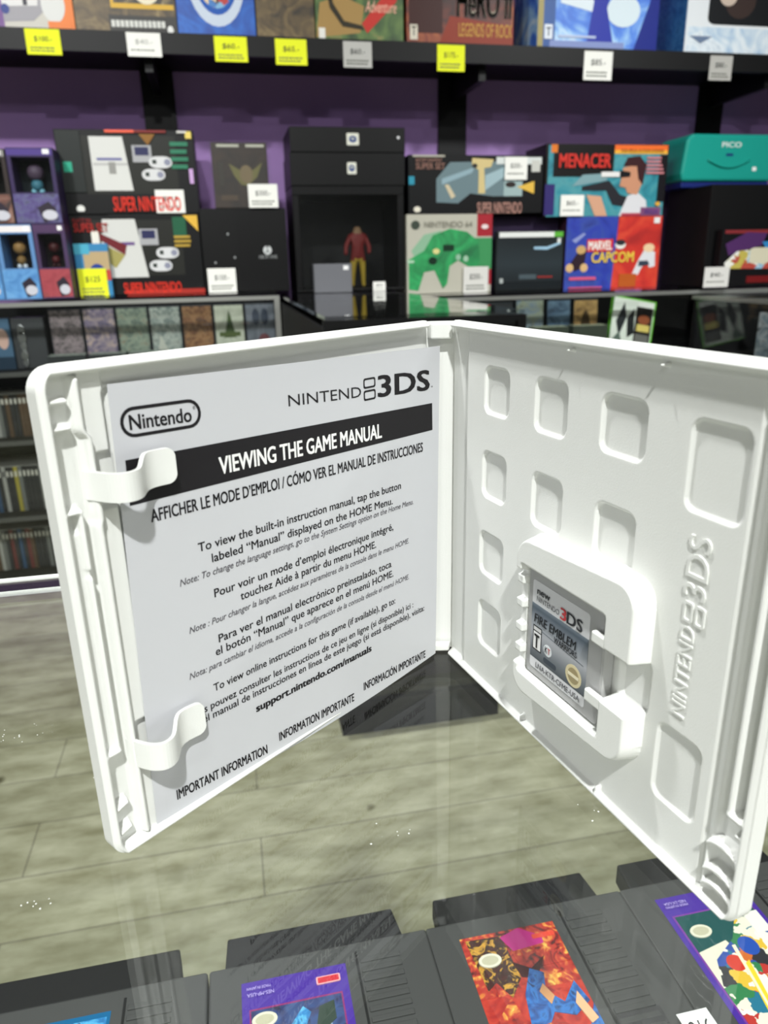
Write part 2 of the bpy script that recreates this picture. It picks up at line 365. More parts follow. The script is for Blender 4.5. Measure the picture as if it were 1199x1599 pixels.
carton('board_game_box', 'green jungle-picture carton with a slanted red script badge on the wall shelf', 'box', .367, .657, 1.811, 2.08, SHY, .3, c_jungle,
       [('#a5854f', [(.0, .04), (.5, .1), (.55, .38), (.3, .48), (.05, .4)]), ('#2f2a1c', [(.1, .7), (.16, .35), (.3, .16), (.55, .13), (.52, .18), (.32, .22), (.2, .4), (.15, .7)]), ('#2a261a', ellipse(.65, .62, .12, .1)), ('#c2342c', [(.52, .2), (.58, .1), (.92, .44), (.94, .58), (.86, .6)]), ('#e9e7df', (.03, .03, .1, .14))],
       [('Adventure', .56, .92, .32, .12, '#f2b9a2', .01, .3)])
carton('board_game_box', 'dark red carton with tall pale horned lettering on the wall shelf', 'box', .668, 1.04, 1.811, 2.10, SHY, .32, c_fire,
       [('#3a1712', (.02, .12, .33, 1)), ('#8c2f16', [(.3, .02), (1, .02), (1, .22), (.4, .3)]), ('#d9d2c0', (.03, .05, .10, .2))],
       [('GUITAR', .46, .99, .66, .22, '#d8cdb2', .03, .05), ('HeRO II', .46, .98, .30, .30, '#1b100c', .07, .04), ('HeRO II', .465, .975, .31, .28, '#ddd5c0', .03, .04), ('LEGENDS OF ROCK', .48, .99, .10, .13, '#c99a45', .02, 0), ('T', .045, .085, .09, .09, '#1b1b1b', .03, 0)])
carton('board_game_box', 'bright blue carton showing a dark tree-like silhouette against pale light on the wall shelf', 'box', 1.128, 1.577, 1.811, 2.12, SHY, .22, c_sky,
       [('#3e5f9e', (0, 0, .14, 1)), ('#a99c66', (0, 0, .045, 1)), ('#e3eef6', [(.18, .45), (.5, .36), (.55, 1), (.16, 1)]), ('#e8f1f5', [(.54, .55), (.85, .6), (.9, 1), (.56, 1)]), ('#dceaf2', ellipse(.7, .4, .14, .16)), ('#2c38a6', [(.40, 0), (.64, 0), (.56, .42), (.60, .62), (.95, .86), (.93, .95), (.58, .76), (.55, 1), (.44, 1), (.46, .6), (.3, .9), (.26, .88), (.45, .48)]), ('#1c2a86', [(.8, 0), (1, 0), (1, .9), (.92, .5)]), ('#8796c9', (.1, 0, .72, .09)), ('#e6ecf6', (.055, .1, .12, .24)), ('#b9c6e4', (.17, .12, .48, .145))], [('T', .07, .105, .13, .08, '#1a2346', .03, 0)])
carton('console_box', 'white carton with dark rounded window and blue left side on the wall shelf', 'box', 1.688, 2.10, 1.811, 2.10, SHY, .2, '#e4e8ec',
       [(c_cloud, (.02, .02, .98, .3)), ('#16181b', rrect(.2, .33, .95, 1, .07)), ('#3a2d2a', ellipse(.5, .6, .15, .2)), ('#c9b7a8', ellipse(.38, .62, .08, .09)), ('#6a7c98', [(.04, .2), (.26, .2), (.15, .12)]), ('#b03a3c', ellipse(.98, .2, .1, .14))], side=c_ice2)
# --- price tags
NOTE = '#e9f02c'; WTAG = '#f1f0ea'
def price_tag(label, x0, x1, z0, z1, y, col, txt, small=2, rz=0, ink='#2f3330', group='price tags'):
    W, H = x1 - x0, z1 - z0
    t = thing('price_tag', label, 'price tag', ((x0 + x1) / 2, y, z0), rz, group)
    MB().box((-W / 2, -.0012, 0), (W / 2, 0, H), mat(col, .7)).build('card', t)
    mb = MB()
    put_text(mb, txt, lambda tx, ty: (-W * .26 + W * .52 * tx, -.0015, H * (.52 + .20 * ty)), mat(ink, .6), .01, .1, (0, -.0001, 0))
    r = random.Random(len(label) * 7 + int(x0 * 1000))
    for k in range(small):
        a = H * (.24 - .12 * k); xs = -W * .4
        while xs < W * .3:
            d = W * r.uniform(.05, .13); mb.box((xs, -.0015, a), (xs + d, -.00121, a + H * .055), mat('#5c5f55', .7)); xs += d + W * .02
    mb.build('handwriting', t)
    return t
TY = 2.6935
price_tag('yellow price tag under the orange-ended white carton', -.512, -.414, 1.739, 1.806, TY, NOTE, '$100.-')
price_tag('white price tag under the brown carton with the caption strip', -.223, -.122, 1.742, 1.806, TY, WTAG, '$40.-', 1, ink='#a7a7a3')
price_tag('yellow price tag under the blue emblem carton', .039, .140, 1.735, 1.804, TY, NOTE, '$60.-')
price_tag('yellow price tag under the plain brown wood-grain carton', .228, .328, 1.731, 1.803, TY, NOTE, '$65.-')
price_tag('dull white price tag under the green jungle carton', .446, .540, 1.729, 1.803, TY, '#b9b8b4', '$60.-')
price_tag('yellow price tag under the dark red carton', .761, .856, 1.726, 1.803, TY, NOTE, '$175.-')
price_tag('bright white price tag under the blue silhouette carton', 1.286, 1.392, 1.712, 1.80, TY, WTAG, '$85.-')
price_tag('grey-white price tag at the right end under the white windowed carton', 1.770, 1.860, 1.722, 1.80, TY, '#b3b1ac', '$80.-')

# --- lower row, standing on the counters
LY = 2.78
RED = '#d8301f'
pad = lambda cx, cy, s=1: [('#d7d7d8', rrect(cx - .085 * s, cy - .07, cx + .085 * s, cy + .07, .06)), ('#26322b', (cx - .06 * s, cy - .02, cx - .03 * s, cy + .03)), ('#8d8fa3', ellipse(cx + .05 * s, cy, .025, .04, 10))]
def retro_art(v):
    con = [('#d6d6d2', [(.24, .28), (.52, .28), (.48, .92), (.24, .92)])] if v == 0 else [('#d2d2ce', [(.22, .22), (.58, .22), (.52, .94), (.28, .94)])]
    a = [('#22231f', (.18, .24, .86, .93))] + con
    if v == 0: a += [('#b9b8b6', (.25, .58, .5, .61)), ('#6a6a9c', (.28, .64, .46, .67)), ('#94938f', (.36, .48, .41, .62))]
    else: a += [('#6a4f86', (.40, .62, .50, .66)), ('#6e2228', [(.22, .8), (.44, .62), (.42, .5), (.22, .72)]), ('#a39a5a', [(.20, .7), (.42, .5), (.34, .34), (.2, .55)]), ('#6b1f20', [(.2, .5), (.3, .36), (.2, .3)])]
    a += [('#a9a9ac', (.54, .62, .68, .82)), ('#2b2d55', (.56, .70, .66, .80))] + pad(.74, .62 if v == 0 else .52) + pad(.68, .47 if v == 0 else .36)
    a += bars(.82, .96, .52, .88, 4, '#2f7a5c', 3) if v == 0 else [('#1f5b3f', (.8, .72, .9, .96)), ('#e2b443', [(.88, .98), (.99, .98), (.99, .78)])] + bars(.80, .93, .58, .74, 3, '#b99a3e', 4)
    a += [('#8c5f22', [(.60, .95), (.72, .95), (.66, .82)])] if v == 0 else []
    return a
carton('console_box', 'black console carton with red lettering, grey console picture, lower of the left pair', 'box', -.499, -.061, 1.0375, 1.297, LY, .22, '#08090b',
       retro_art(1) + [('#e8e3d6', (.19, .64, .245, .8)), ('#a52a20', (.40, 0, 1, .06))], [('SUPER NINTENDO', .38, .82, .02, .13, RED, .045, 0), ('PLAY IT ON', .07, .2, .9, .05, '#8f2020', .03, 0), ('SUPER SET', .07, .32, .79, .1, '#a32520', .04, 0)])
carton('console_box', 'black console carton with green side print, topmost of the left pair', 'box', -.489, -.053, 1.2985, 1.552, LY, .22, '#090a0c',
       retro_art(0) + [('#1f2422', (.01, .26, .18, .98)), ('#2aa283', (.04, .5, .10, .62)), ('#f0644a', (.36, .965, .57, .995)), ('#7d2623', (.57, .965, .8, .995)), ('#e9d06a', (.94, .90, .985, .985)), ('#d9d6d2', (.88, .965, .95, .99)), ('#e3e3de', ellipse(.12, .06, .03, .045)), ('#c9a2d6', (.945, .36, .975, .54)), ('#0c0c0e', (.0, .0, .3, .03))], [('SUPER NINTENDO', .36, .86, .03, .17, RED, .045, 0)])
carton('game_box', 'small blue and sandy picture box leaning before the lower black console carton', 'box', -.474, -.366, 1.0375, 1.205, LY - .03, .02, '#3a84b4',
       [('#b9a27a', (.25, .45, 1, .85)), ('#27408f', ellipse(.62, .42, .25, .2)), ('#c0483c', (.75, .3, 1, .5)), ('#4ea9c4', (0, .8, .45, 1)), ('#6a3d7d', ellipse(.4, .3, .15, .15))])
price_tag('white price tag taped to the upper black console carton', -.195, -.101, 1.299, 1.371, LY - .006, WTAG, '$115', 1)
price_tag('yellow price tag before the lower black console carton', -.472, -.380, 1.0375, 1.126, LY - .033, NOTE, '$125', 4)
# figure boxes at far left
def figure_box(label, x0, x1, z0, z1, frame, win, lower, top, figure):
    x0 *= .958; x1 *= .958; W, H = x1 - x0, z1 - z0
    t = thing('figure_box', label, 'figure box', ((x0 + x1) / 2, 2.664, z0), 0, 'boxed figures')
    mb = MB(); fm = mat(frame, .5)
    mb.box((-W / 2, 0, 0), (W / 2, .11, H * .42), fm); mb.box((-W / 2, 0, H * .88), (W / 2, .11, H), fm)
    mb.box((-W / 2, 0, H * .4201), (-W / 2 + .012, .11, H * .8799), fm); mb.box((W / 2 - .012, 0, H * .4201), (W / 2, .11, H * .8799), fm); mb.box((-W / 2 + .0121, .1, H * .4201), (W / 2 - .0121, .11, H * .8799), mat(win, .6))
    mb.build('carton', t)
    q = MB(); q.prism([(-W / 2 + .002, .004), (W / 2 - .002, .004), (W / 2 - .002, H * .40), (-W / 2 + .002, H * .40)], 0, 1, lower if not isinstance(lower, str) else mat(lower, .5), lambda x, z, k: (x, -.0006 if k else -.0001, z))
    q.prism([(-W / 2 + .002, H * .9), (W / 2 - .002, H * .9), (W / 2 - .002, H * .985), (-W / 2 + .002, H * .985)], 0, 1, mat(top, .5), lambda x, z, k: (x, -.0006 if k else -.0001, z))
    q.prism([(W * .1, H * .02), (W * .35, H * .05), (W * .4, H * .2), (W * .25, H * .3), (0, H * .22)], 0, 1, mat('#2b2430', .5), lambda x, z, k: (x, -.001 if k else -.0007, z))
    q.prism(ellipse(W * .25, H * .12, W * .17, H * .07, 10), 0, 1, mat('#c3c3cc', .5), lambda x, z, k: (x, -.0013 if k else -.00101, z))
    q.prism([(W * .28, H * .92), (W * .42, H * .92), (W * .42, H * .98), (W * .28, H * .98)], 0, 1, mat('#f0f0ee', .5), lambda x, z, k: (x, -.001 if k else -.0007, z))
    q.build('printed_artwork', t)
    MB().box((-W / 2 + .0122, .001, H * .4202), (W / 2 - .0122, .0016, H * .8798), GLASS_THIN).build('window', t)
    g = MB()   # a plain toy bust and body behind the window
    def ball(cx, cz, r, m, sy=1):
        n, k = 10, 6; v = []; f = []
        for i in range(k + 1):
            a = math.pi * i / k
            for j in range(n): b = 2 * math.pi * j / n; v.append((cx + r * math.sin(a) * math.cos(b), .05 + r * sy * math.sin(a) * math.sin(b), cz + r * math.cos(a)))
        for i in range(k):
            for j in range(n): f.append((i * n + j, i * n + (j + 1) % n, (i + 1) * n + (j + 1) % n, (i + 1) * n + j))
        g.add(v, f, m)
    ball(0, H * .70, W * .19, mat(figure[0], .5)); ball(0, H * .53, W * .14, mat(figure[1], .5)); ball(-W * .08, H * .45, W * .07, mat(figure[2], .5)); ball(W * .08, H * .45, W * .07, mat(figure[2], .5))
    g.build('toy_figure', t, smooth=True)
c_lo1 = collage('print_violet', ['#2f2446', '#4a3b78', '#57577e', '#2a2238'], 30)
c_lo2 = collage('print_skyblue', ['#3f78b5', '#5b95cb', '#6fa3d2'], 20)
c_lo3 = collage('print_brick', ['#8d2f3a', '#a23f48', '#7b3a33'], 20)
figure_box('blue-fronted boxed figure at lower left, white header', -.715, -.602, ZA + .001, 1.262, '#5d87b8', '#0c0f16', c_lo2, '#e4dede', ('#8a6a3e', '#7a5f36', '#cfd6da'))
figure_box('red-fronted boxed figure with purple frame at lower left', -.599, -.499, ZA + .001, 1.262, '#463456', '#170c10', c_lo3, '#4c3558', ('#3b1114', '#4a1418', '#311012'))
figure_box('purple boxed figure with dark teal window, upper row at left', -.642, -.500, 1.263, 1.482, '#33264e', '#0b1a20', c_lo1, '#4a3780', ('#4c3f50', '#3b6f80', '#7ab3c4'))
figure_box('dark brown boxed figure cut by the left frame edge, upper row', -.79, -.646, 1.263, 1.478, '#2e2523', '#0f0d0d', collage('print_rust', ['#2b1b1a', '#6c4236', '#8b6a5c'], 25), '#8c8a88', ('#5a4540', '#6b5f59', '#56322c'))
figure_box('blue boxed figure cut by the left frame edge, lower row', -.834, -.718, ZA + .001, 1.262, '#4e7eb0', '#0c0f16', c_lo2, '#d8d4d4', ('#6a5a3e', '#7a5f36', '#cfd6da'))
# metroid style game in a clear case
t = carton('game_box', 'dark brown game in a thick clear case standing on the black carton with white emblem', 'game', .0, .186, 1.3135, 1.518, LY, .045, collage('print_umber', ['#1e1512', '#2e201a', '#39271d'], 12),
       [('#c2bfb2', (.1, .93, .5, .97)), ('#c2bfb2', (.62, .93, .95, .97)), ('#6f6a45', [(.3, .68), (.5, .58), (.72, .58), (.9, .7), (.8, .48), (.62, .34), (.5, .36), (.38, .5)]), ('#7a6a52', ellipse(.6, .52, .12, .14)), ('#54463c', (.12, .12, .42, .2)), ('#3f3a36', (.12, .35, .2, .7))])
MB().box((-.102, -.006, 0), (.102, -.003, .209), GLASS_THIN).build('clear_case', t)
price_tag('white price tag leaning on the dark brown cased game', .113, .213, 1.3135, 1.388, LY - .012, WTAG, '$350.-')
carton('console_box', 'plain black console carton with a small white round emblem', 'box', -.058, .237, 1.0375, 1.3125, LY, .25, '#060607',
       [('#030304', (.42, .0, 1, .99)), ('#9ea1a2', ellipse(.31, .70, .012, .014, 10)), ('#9ea1a2', ellipse(.37, .42, .012, .014, 10)), ('#9ea1a2', ellipse(.14, .36, .012, .014, 10)), ('#c9cccc', ellipse(.76, .5, .05, .055)), ('#0b0b0d', [(.745, .56), (.76, .51), (.775, .56)]), ('#0b0b0d', [(.73, .46), (.76, .51), (.79, .46), (.76, .485)])], [('XBOX ONE', .65, .87, .40, .04, '#8d9090', .02, 0)])
price_tag('white price tag before the plain black console carton', -.048, .049, 1.0375, 1.118, LY - .008, WTAG, '$150.-')
# black display cabinet with figurine
t = thing('display_cabinet', 'black open display cabinet under the two flat black cartons', 'cabinet', (.463, 2.78, ZB))
Hc = 1.384 - ZB - .001; CBM = mat('#060607', .4)
s = MB(); s.box((-.2, 0, .001), (.2, .26, .012), CBM); s.box((-.2, 0, Hc - .03), (.2, .26, Hc), CBM); s.box((-.2, 0, .0121), (-.176, .26, Hc - .0301), CBM); s.box((.176, 0, .0121), (.2, .26, Hc - .0301), CBM); s.box((-.1759, .25, .0121), (.1759, .26, Hc - .0301), BLACKMATT); s.build('shell', t, bevel=.002)
MB().box((-.175, .004, .0125), (.175, .007, Hc - .0305), GLASS_THIN).build('glass_front', t)
def figurine(x, y, z, h):
    v = [(0, 0, .50), (0, 0, .62), (0, 0, .78), (0, 0, .86), (0, -.005, .96), (.07, 0, .46), (.08, -.01, .26), (.085, 0, .03), (.09, -.05, .015), (-.07, 0, .46), (-.09, -.02, .26), (-.10, 0, .03), (-.105, -.05, .015), (.12, 0, .79), (.19, -.03, .63), (.17, -.1, .52), (-.12, 0, .79), (-.2, -.02, .64), (-.21, -.07, .5)]
    ed = [(0, 1), (1, 2), (2, 3), (3, 4), (0, 5), (5, 6), (6, 7), (7, 8), (0, 9), (9, 10), (10, 11), (11, 12), (2, 13), (13, 14), (14, 15), (2, 16), (16, 17), (17, 18)]
    rad = [.10, .10, .12, .07, .075, .07, .05, .035, .03, .07, .05, .035, .03, .055, .042, .035, .055, .042, .035]
    me = bpy.data.meshes.new('fig'); me.from_pydata([(a * h, b * h, c * h) for a, b, c in v], ed, []); o = bpy.data.objects.new('fig', me); COL.objects.link(o)
    m = o.modifiers.new('s', 'SKIN')
    for i, r in enumerate(rad): me.skin_vertices[0].data[i].radius = (r * h, r * h)
    me.skin_vertices[0].data[0].use_root = True
    o.modifiers.new('d', 'SUBSURF').levels = 1
    dg = bpy.context.evaluated_depsgraph_get(); em = bpy.data.meshes.new_from_object(o.evaluated_get(dg)); bpy.data.objects.remove(o)
    for c in ('#5e1514', '#8a7420', '#6a513a', '#2a1c16'): em.materials.append(mat(c, .6))
    for p in em.polygons:
        zc = p.center.z / h; p.material_index = 1 if zc < .44 else (0 if zc < .85 else (3 if zc > 1.0 or p.center.y > .012 else 2)); p.use_smooth = True
    f = bpy.data.objects.new('figurine', em); COL.objects.link(f); f.location = (x, y, z)
    return tag(f, 'small standing figurine in red jacket and yellow trousers inside the black cabinet', 'figurine')
figurine(.505, 2.87, ZB + .0135, .225)
MB_t = tag(MB().box((.32, 2.72, ZB + .001), (.455, 2.765, ZB + .099), mat('#6d6e73', .5)).build('gift_box', bevel=.002), 'small plain grey box before the black display cabinet', 'box')
g = MB().box((.425, 2.7188, ZB + .078), (.443, 2.7199, ZB + .092), WHITE).build('sticker'); g.parent = MB_t
price_tag('tiny white price tag lying tilted at the foot of the figurine cabinet', .537, .583, ZB + .001, ZB + .034, LY - .03, WTAG, '$50', 1)
def cube_logo(cx, cz, s): return [('#dcdccf', rrect(cx - s * .22, cz - s, cx + s * .22, cz + s, s * .08)), ('#27407e', [(cx - s * .13, cz - s * .35), (cx, cz - s * .6), (cx + s * .13, cz - s * .35), (cx + s * .13, cz + s * .35), (cx, cz + s * .6), (cx - s * .13, cz + s * .35)]), ('#c9cbbd', [(cx - s * .08, cz + .05), (cx, cz - s * .2), (cx + s * .08, cz + .05)])]
carton('console_box', 'flat black carton with small square emblem, lower of two on the display cabinet', 'box', .262, .668, 1.3845, 1.489, LY, .26, '#050506', cube_logo(.53, .53, .18))
carton('console_box', 'flat black carton with square emblem and white sticker, topmost on the display cabinet', 'box', .266, .669, 1.4905, 1.569, LY, .26, '#060607', cube_logo(.54, .52, .24) + [('#e6e6e8', ellipse(.94, .60, .012, .06, 10))])
# right group
c_green = collage('print_green', ['#14693c', '#1f8a4c', '#2aa35c', '#16733f'], 9)
carton('console_box', 'white carton with a big green game pad picture and red corner', 'box', .672, .999, ZC + .001, 1.288, LY, .2, '#b9b6a8',
       [('#a32631', (.82, .72, 1, 1)), ('#a32631', (.96, .1, 1, .5)), ('#3f8f58', (.80, .3, 1, .70)), ('#8ab394', [(.05, .55), (.2, .75), (.4, .8), (.3, .5), (.1, .45)]), (c_green, [(.02, .06), (.13, .04), (.2, .28), (.32, .3), (.42, .06), (.47, .12), (.5, .35), (.6, .42), (.78, .3), (.86, .4), (.84, .66), (.7, .78), (.5, .82), (.3, .74), (.2, .55), (.02, .44)]), ('#10301f', (.42, .54, .55, .62)), ('#0e2a1b', ellipse(.3, .42, .05, .05)), ('#d9d08c', ellipse(.34, .54, .04, .035)), ('#8fb79c', ellipse(.6, .46, .03, .04)), ('#9dbfa5', ellipse(.69, .44, .03, .04)), ('#b3d0b8', (.0, .4, .08, .43)), ('#3c463d', ellipse(.1, .87, .05, .055)), ('#e9d9d9', ellipse(.91, .84, .04, .03))], [('NINTENDO 64', .2, .76, .84, .07, '#8f8d80', .02, 0)])
price_tag('white price tag on the green game pad carton', .887, .984, ZC + .001, 1.104, LY - .01, '#d9d7d2', '$250.-')
carton('console_box', 'long black console carton with teal picture lying on the green game pad carton', 'box', .681, 1.193, 1.289, 1.484, LY, .2, '#060709',
       [('#6a7f85', [(.2, .2), (.36, .18), (.45, .35), (.62, .3), (.8, .3), (.78, .9), (.3, .88), (.2, .6)]), ('#8fa9b3', [(.24, .5), (.46, .7), (.48, .8), (.24, .6)]), ('#9db6bd', [(.56, .4), (.74, .7), (.7, .8), (.56, .66)]), ('#d2be86', [(.46, .95), (.62, .93), (.6, .8), (.55, .78), (.56, .35), (.51, .35), (.51, .75), (.46, .82)]), ('#2c2a2a', ellipse(.48, .82, .02, .04)), ('#cdbfa0', [(.26, .5), (.31, .26), (.34, .3), (.29, .5)]), ('#d7dcd9', (.64, .85, .98, .97)), ('#c9c9c2', (.905, .72, .97, .92)), ('#9db3b3', (.70, .30, .84, .56)), ('#2f2522', ellipse(.75, .50, .04, .05)), ('#e0b64a', [(.80, .46), (.93, .56), (.93, .34)]), ('#b8b4a6', (.03, .965, .26, .995)), ('#e6e0cf', ellipse(.06, .08, .025, .05)), ('#2f8fa8', (.0, .5, .04, .64))],
       [('SUPER NINTENDO', .5, .84, .0, .19, '#a97f74', .05, 0), ('ENTERTAINMENT', .05, .24, .88, .06, '#8f6a5f', .03, 0), ('SUPER SET', .05, .26, .76, .1, '#8f6a5f', .04, 0)])
price_tag('white price tag high on the long black console carton with the teal picture', 1.039, 1.125, 1.402, 1.478, LY - .008, WTAG, '$250.-', 1)
carton('game_box', 'black game case with white top strip and green end beside the blue-red carton', 'game', 1.02, 1.288, ZC + .001, 1.226, LY, .03, gradient('print_night', [(0, '#0d1114'), (.45, '#2a3338'), (1, '#12181b')], 2, 0, .22),
       [('#e3e5e2', (.03, .90, .85, .985)), ('#5cae3c', (.85, .90, .985, .985)), ('#12181c', (.02, .04, .98, .16)), ('#9ec4dc', [(.55, .7), (.75, .69), (.95, .78), (.95, .82), (.75, .74), (.55, .74)]), ('#49565c', (.34, .2, .6, .28)), ('#9c2f2c', (.62, .22, .85, .245)), ('#aeb4b2', (.05, .14, .1, .22)), ('#dcdfdc', (.9, .8, .95, .88))])
carton('game_box', 'dark purple flat box standing behind the black game case', 'box', 1.0, 1.29, ZC + .001, 1.283, LY + .06, .14, '#241733', [])
c_teal = collage('print_teal', ['#1d6c7c', '#2a8a9a', '#4b98a0', '#2f7686'], 12)
carton('console_box', 'black and teal carton with jagged red title and a capped shooter picture', 'box', 1.2, 1.694, 1.276, 1.524, LY, .2, '#14110f',
       [(c_teal, (.02, .0, .99, .98)), ('#0f0d0d', (.06, .55, .55, .99)), ('#e07a2a', (.04, .88, .09, .99)), ('#ef6f2e', (.55, .88, .99, .99)), ('#f0b23c', (.55, .87, .99, .92)), ('#332a6a', (0, .02, .08, .45)), ('#121016', (.93, .2, .99, .86)), ('#7fa0a6', [(.22, .42), (.5, .5), (.5, .6), (.3, .58)]), ('#26262c', [(.3, .42), (.52, .5), (.62, .3), (.72, .25), (.7, .12), (.56, .16), (.5, .36), (.3, .36)]),
        ('#d9d8dc', [(.62, .0), (.86, .0), (.84, .22), (.76, .34), (.68, .28)]), ('#d2a083', [(.34, .3), (.46, .28), (.52, .0), (.42, .0)]), ('#c98f70', [(.63, .68), (.74, .72), (.8, .5), (.76, .3), (.68, .32), (.66, .4), (.61, .42)]), ('#3a1c20', [(.63, .7), (.66, .82), (.76, .84), (.82, .72), (.8, .44), (.76, .52), (.74, .7)]), ('#121014', [(.60, .64), (.69, .62), (.69, .55), (.61, .54)]), ('#b03f52', (.64, .0, .8, .04)), ('#7e4b72', (.8, .0, .97, .12))] + bars(.82, .97, .58, .84, 5, '#c77f86', 6) + [('#e8e6e4', (.45, .55, .6, .62)), ('#e0a73c', ellipse(.94, .17, .02, .03))],
       [('MENACER', .10, .52, .68, .18, '#d2352c', .06, 0), ('FOR MEGA ACTION SYSTEMS', .6, .95, .895, .035, '#7a2f16', .01, 0), ('SEGA', .83, .95, .03, .06, '#5a3f88', .03, 0)])
price_tag('white price tag on the black and teal shooter carton', 1.262, 1.356, 1.277, 1.350, LY - .009, WTAG, '$65.-', 1)
c_bl = collage('print_royal', ['#1b2a86', '#2438a6', '#30489f', '#1a267a'], 8); c_rd = collage('print_scarlet', ['#a51d1a', '#c82a20', '#d5432a', '#b3221c'], 7)
carton('game_box', 'half blue half red carton with bold white and yellow titles under the shooter carton', 'box', 1.297, 1.694, ZC + .001, 1.275, LY, .2, '#3a2030',
       [(c_bl, (0, 0, .53, 1)), (c_rd, [(.50, 0), (1, 0), (1, 1), (.54, 1)]), ('#8d97c8', [(.06, .68), (.18, .78), (.2, .76), (.1, .64)]), ('#30202a', [(.05, .35), (.12, .5), (.22, .55), (.2, .3), (.1, .25)]), ('#caa46a', ellipse(.16, .55, .05, .06)), ('#d8b27c', ellipse(.05, .3, .04, .06)), ('#d8b27c', ellipse(.2, .3, .04, .06)), ('#d9dadf', [(.72, .2), (.78, .4), (.84, .55), (.95, .5), (.96, .3), (.9, .28), (.86, .4), (.78, .18)]), ('#35404f', [(.78, .3), (.9, .32), (.88, .38), (.78, .38)]), ('#e8c9a0', ellipse(.88, .56, .06, .06)), ('#d42a24', (.22, .52, .49, .69)), ('#e5e3de', ellipse(.57, .61, .055, .06)), ('#2a2c32', ellipse(.57, .64, .05, .04)), ('#e4e3e2', (.91, .90, .97, .98)), ('#d4587c', (.05, .13, .33, .17)), ('#c4506e', (.05, .01, .4, .03)), ('#b5561f', (.58, .02, .76, .2))],
       [('MARVEL', .23, .48, .545, .12, '#f1efe9', .05, 0), ('CAPCOM', .27, .72, .37, .14, '#e7c64a', .045, 0)])
# teal toy computer
t = thing('toy_computer', 'teal plastic case with carrying handle on top of the black carton at right', 'toy', (1.965, 2.80, 1.377), 0)
TEAL = mat('#1f9a8c', .3); NAVY = mat('#1c2a6e', .4)
MB().prism([(-.19, .022), (.205, .022), (.205, .17), (.19, .19), (-.165, .19), (-.185, .17), (-.197, .05)], 0, .2, TEAL, lambda x, z, k: (x, k, z)).build('lid', t, bevel=.012, seg=4)
MB().box((-.185, .012, 0), (.2, .2, .0215), NAVY).build('base', t, bevel=.004)
hp = [(-.09 + .18 * k / 16, -.004, .098 - .026 * math.sin(math.pi * k / 16)) for k in range(17)]
MB().tube(hp, .004, TEAL).build('handle', t, smooth=True)
mb = MB(); put_text(mb, 'PICO', lambda tx, ty: (-.035 + .085 * tx, -.0008, .143 + .018 * ty), mat('#dfe6e2', .5), .03, 0, (0, -.0001, 0)); mb.box((-.012, -.0008, .112), (.018, -.0002, .121), NAVY); mb.box((.11, -.0008, .06), (.127, -.0002, .074), WHITE); mb.build('printed_lettering', t)
carton('console_box', 'big black carton at the right edge under the teal toy computer', 'box', 1.815, 2.42, ZC + .001, 1.3755, 2.66, .29, '#0c0c0d', [], side=mat('#15110f', .6))
c_toy = collage('print_toys', ['#c5bfa2', '#b9a94d', '#e3e3dc', '#b04538', '#8fb7cf'], 30, kind='vor')
carton('game_box', 'dark picture box with colourful toy scene before the black carton at the right edge', 'box', 1.845, 2.19, ZC + .001, 1.216, 2.61, .045, '#0e0d10',
       [('#7d2a2e', (.03, .93, .98, .99)), ('#4c2a5c', [(.05, .75), (.3, .95), (.55, .93), (.5, .72), (.1, .55)]), ('#2f7fb8', [(.5, .78), (.85, .82), (.82, .3), (.7, .35)]), (c_toy, [(.06, .42), (.2, .62), (.6, .68), (.82, .55), (.76, .3), (.08, .32)]), ('#cfc9b0', rrect(.36, .4, .62, .68, .06)), ('#173a26', [(.75, .9), (.98, .92), (.98, .7), (.8, .72)]), ('#6b1416', (.36, .06, .72, .18))])
price_tag('white price tag before the toy scene picture box', 1.78, 1.885, ZC + .001, ZC + .074, 2.60, '#d5d3cf', '$40.-', 1)

# ------------------------------------------------------------------ inside the counters
def case_at(name, label, x0, x1, z0, z1, y, dep, m, art=(), group=None, cat='game case', rz=0, tilt=0):
    t = carton(name, label, cat, x0, x1, z0, z1, y, dep, m, art, (), group, rz=rz)
    if tilt: t.rotation_euler = (tilt, 0, rz)
    return t
pal = [('mauve and black speckled', ['#3b3436', '#5d5556', '#8a7d80', '#27222a']), ('violet-grey speckled', ['#3c3648', '#6a6078', '#8c7f83', '#b39c90']), ('olive and teal speckled', ['#3f4a45', '#667468', '#84907f', '#6f5b4a']), ('pale grey speckled', ['#4f5a58', '#77837e', '#a3aaa2', '#5a605c']), ('brown and gold', ['#2e2019', '#6b4528', '#8f6a45', '#3d2b20']), ('white with a green emblem', ['#9aa08f', '#b7bcab', '#8d9684']), ('slate blue', ['#4d545c', '#6c727c', '#4a4550'])]
for i, (nm, cs) in enumerate(pal):
    x = -.585 + .109 * i
    art = [(collage('print_mix', cs, 38 if i < 5 else 10), (.03, .03, .97, .97))]
    if i == 5: art += [('#3d4f2c', [(.3, .4), (.7, .4), (.62, .62), (.5, .9), (.4, .62)]), ('#49562f', (.15, .42, .85, .5))]
    if i == 3: art += [('#b0b3a8', [(.1, .0), (.3, .5), (.6, .1)])]
    if i == 6: art += [('#39404e', ellipse(.35, .75, .12, .15)), ('#3a4250', ellipse(.65, .75, .12, .15)), ('#6a3f44', ellipse(.6, .3, .2, .15))]
    case_at('game_case', nm + ' game case standing on the top shelf inside the left counter', x, x + .105, .806, 1.0, 2.74, .02, '#20242a', art, 'game cases in the left counter')
t = thing('chrome_ornament', 'dark grey box with a chrome figure front inside the left counter', 'ornament', (-.655, 2.74, .806))
MB().box((-.052, 0, 0), (.052, .09, .168), mat('#3b3d3f', .45)).build('case', t, bevel=.003)
ch = MB()
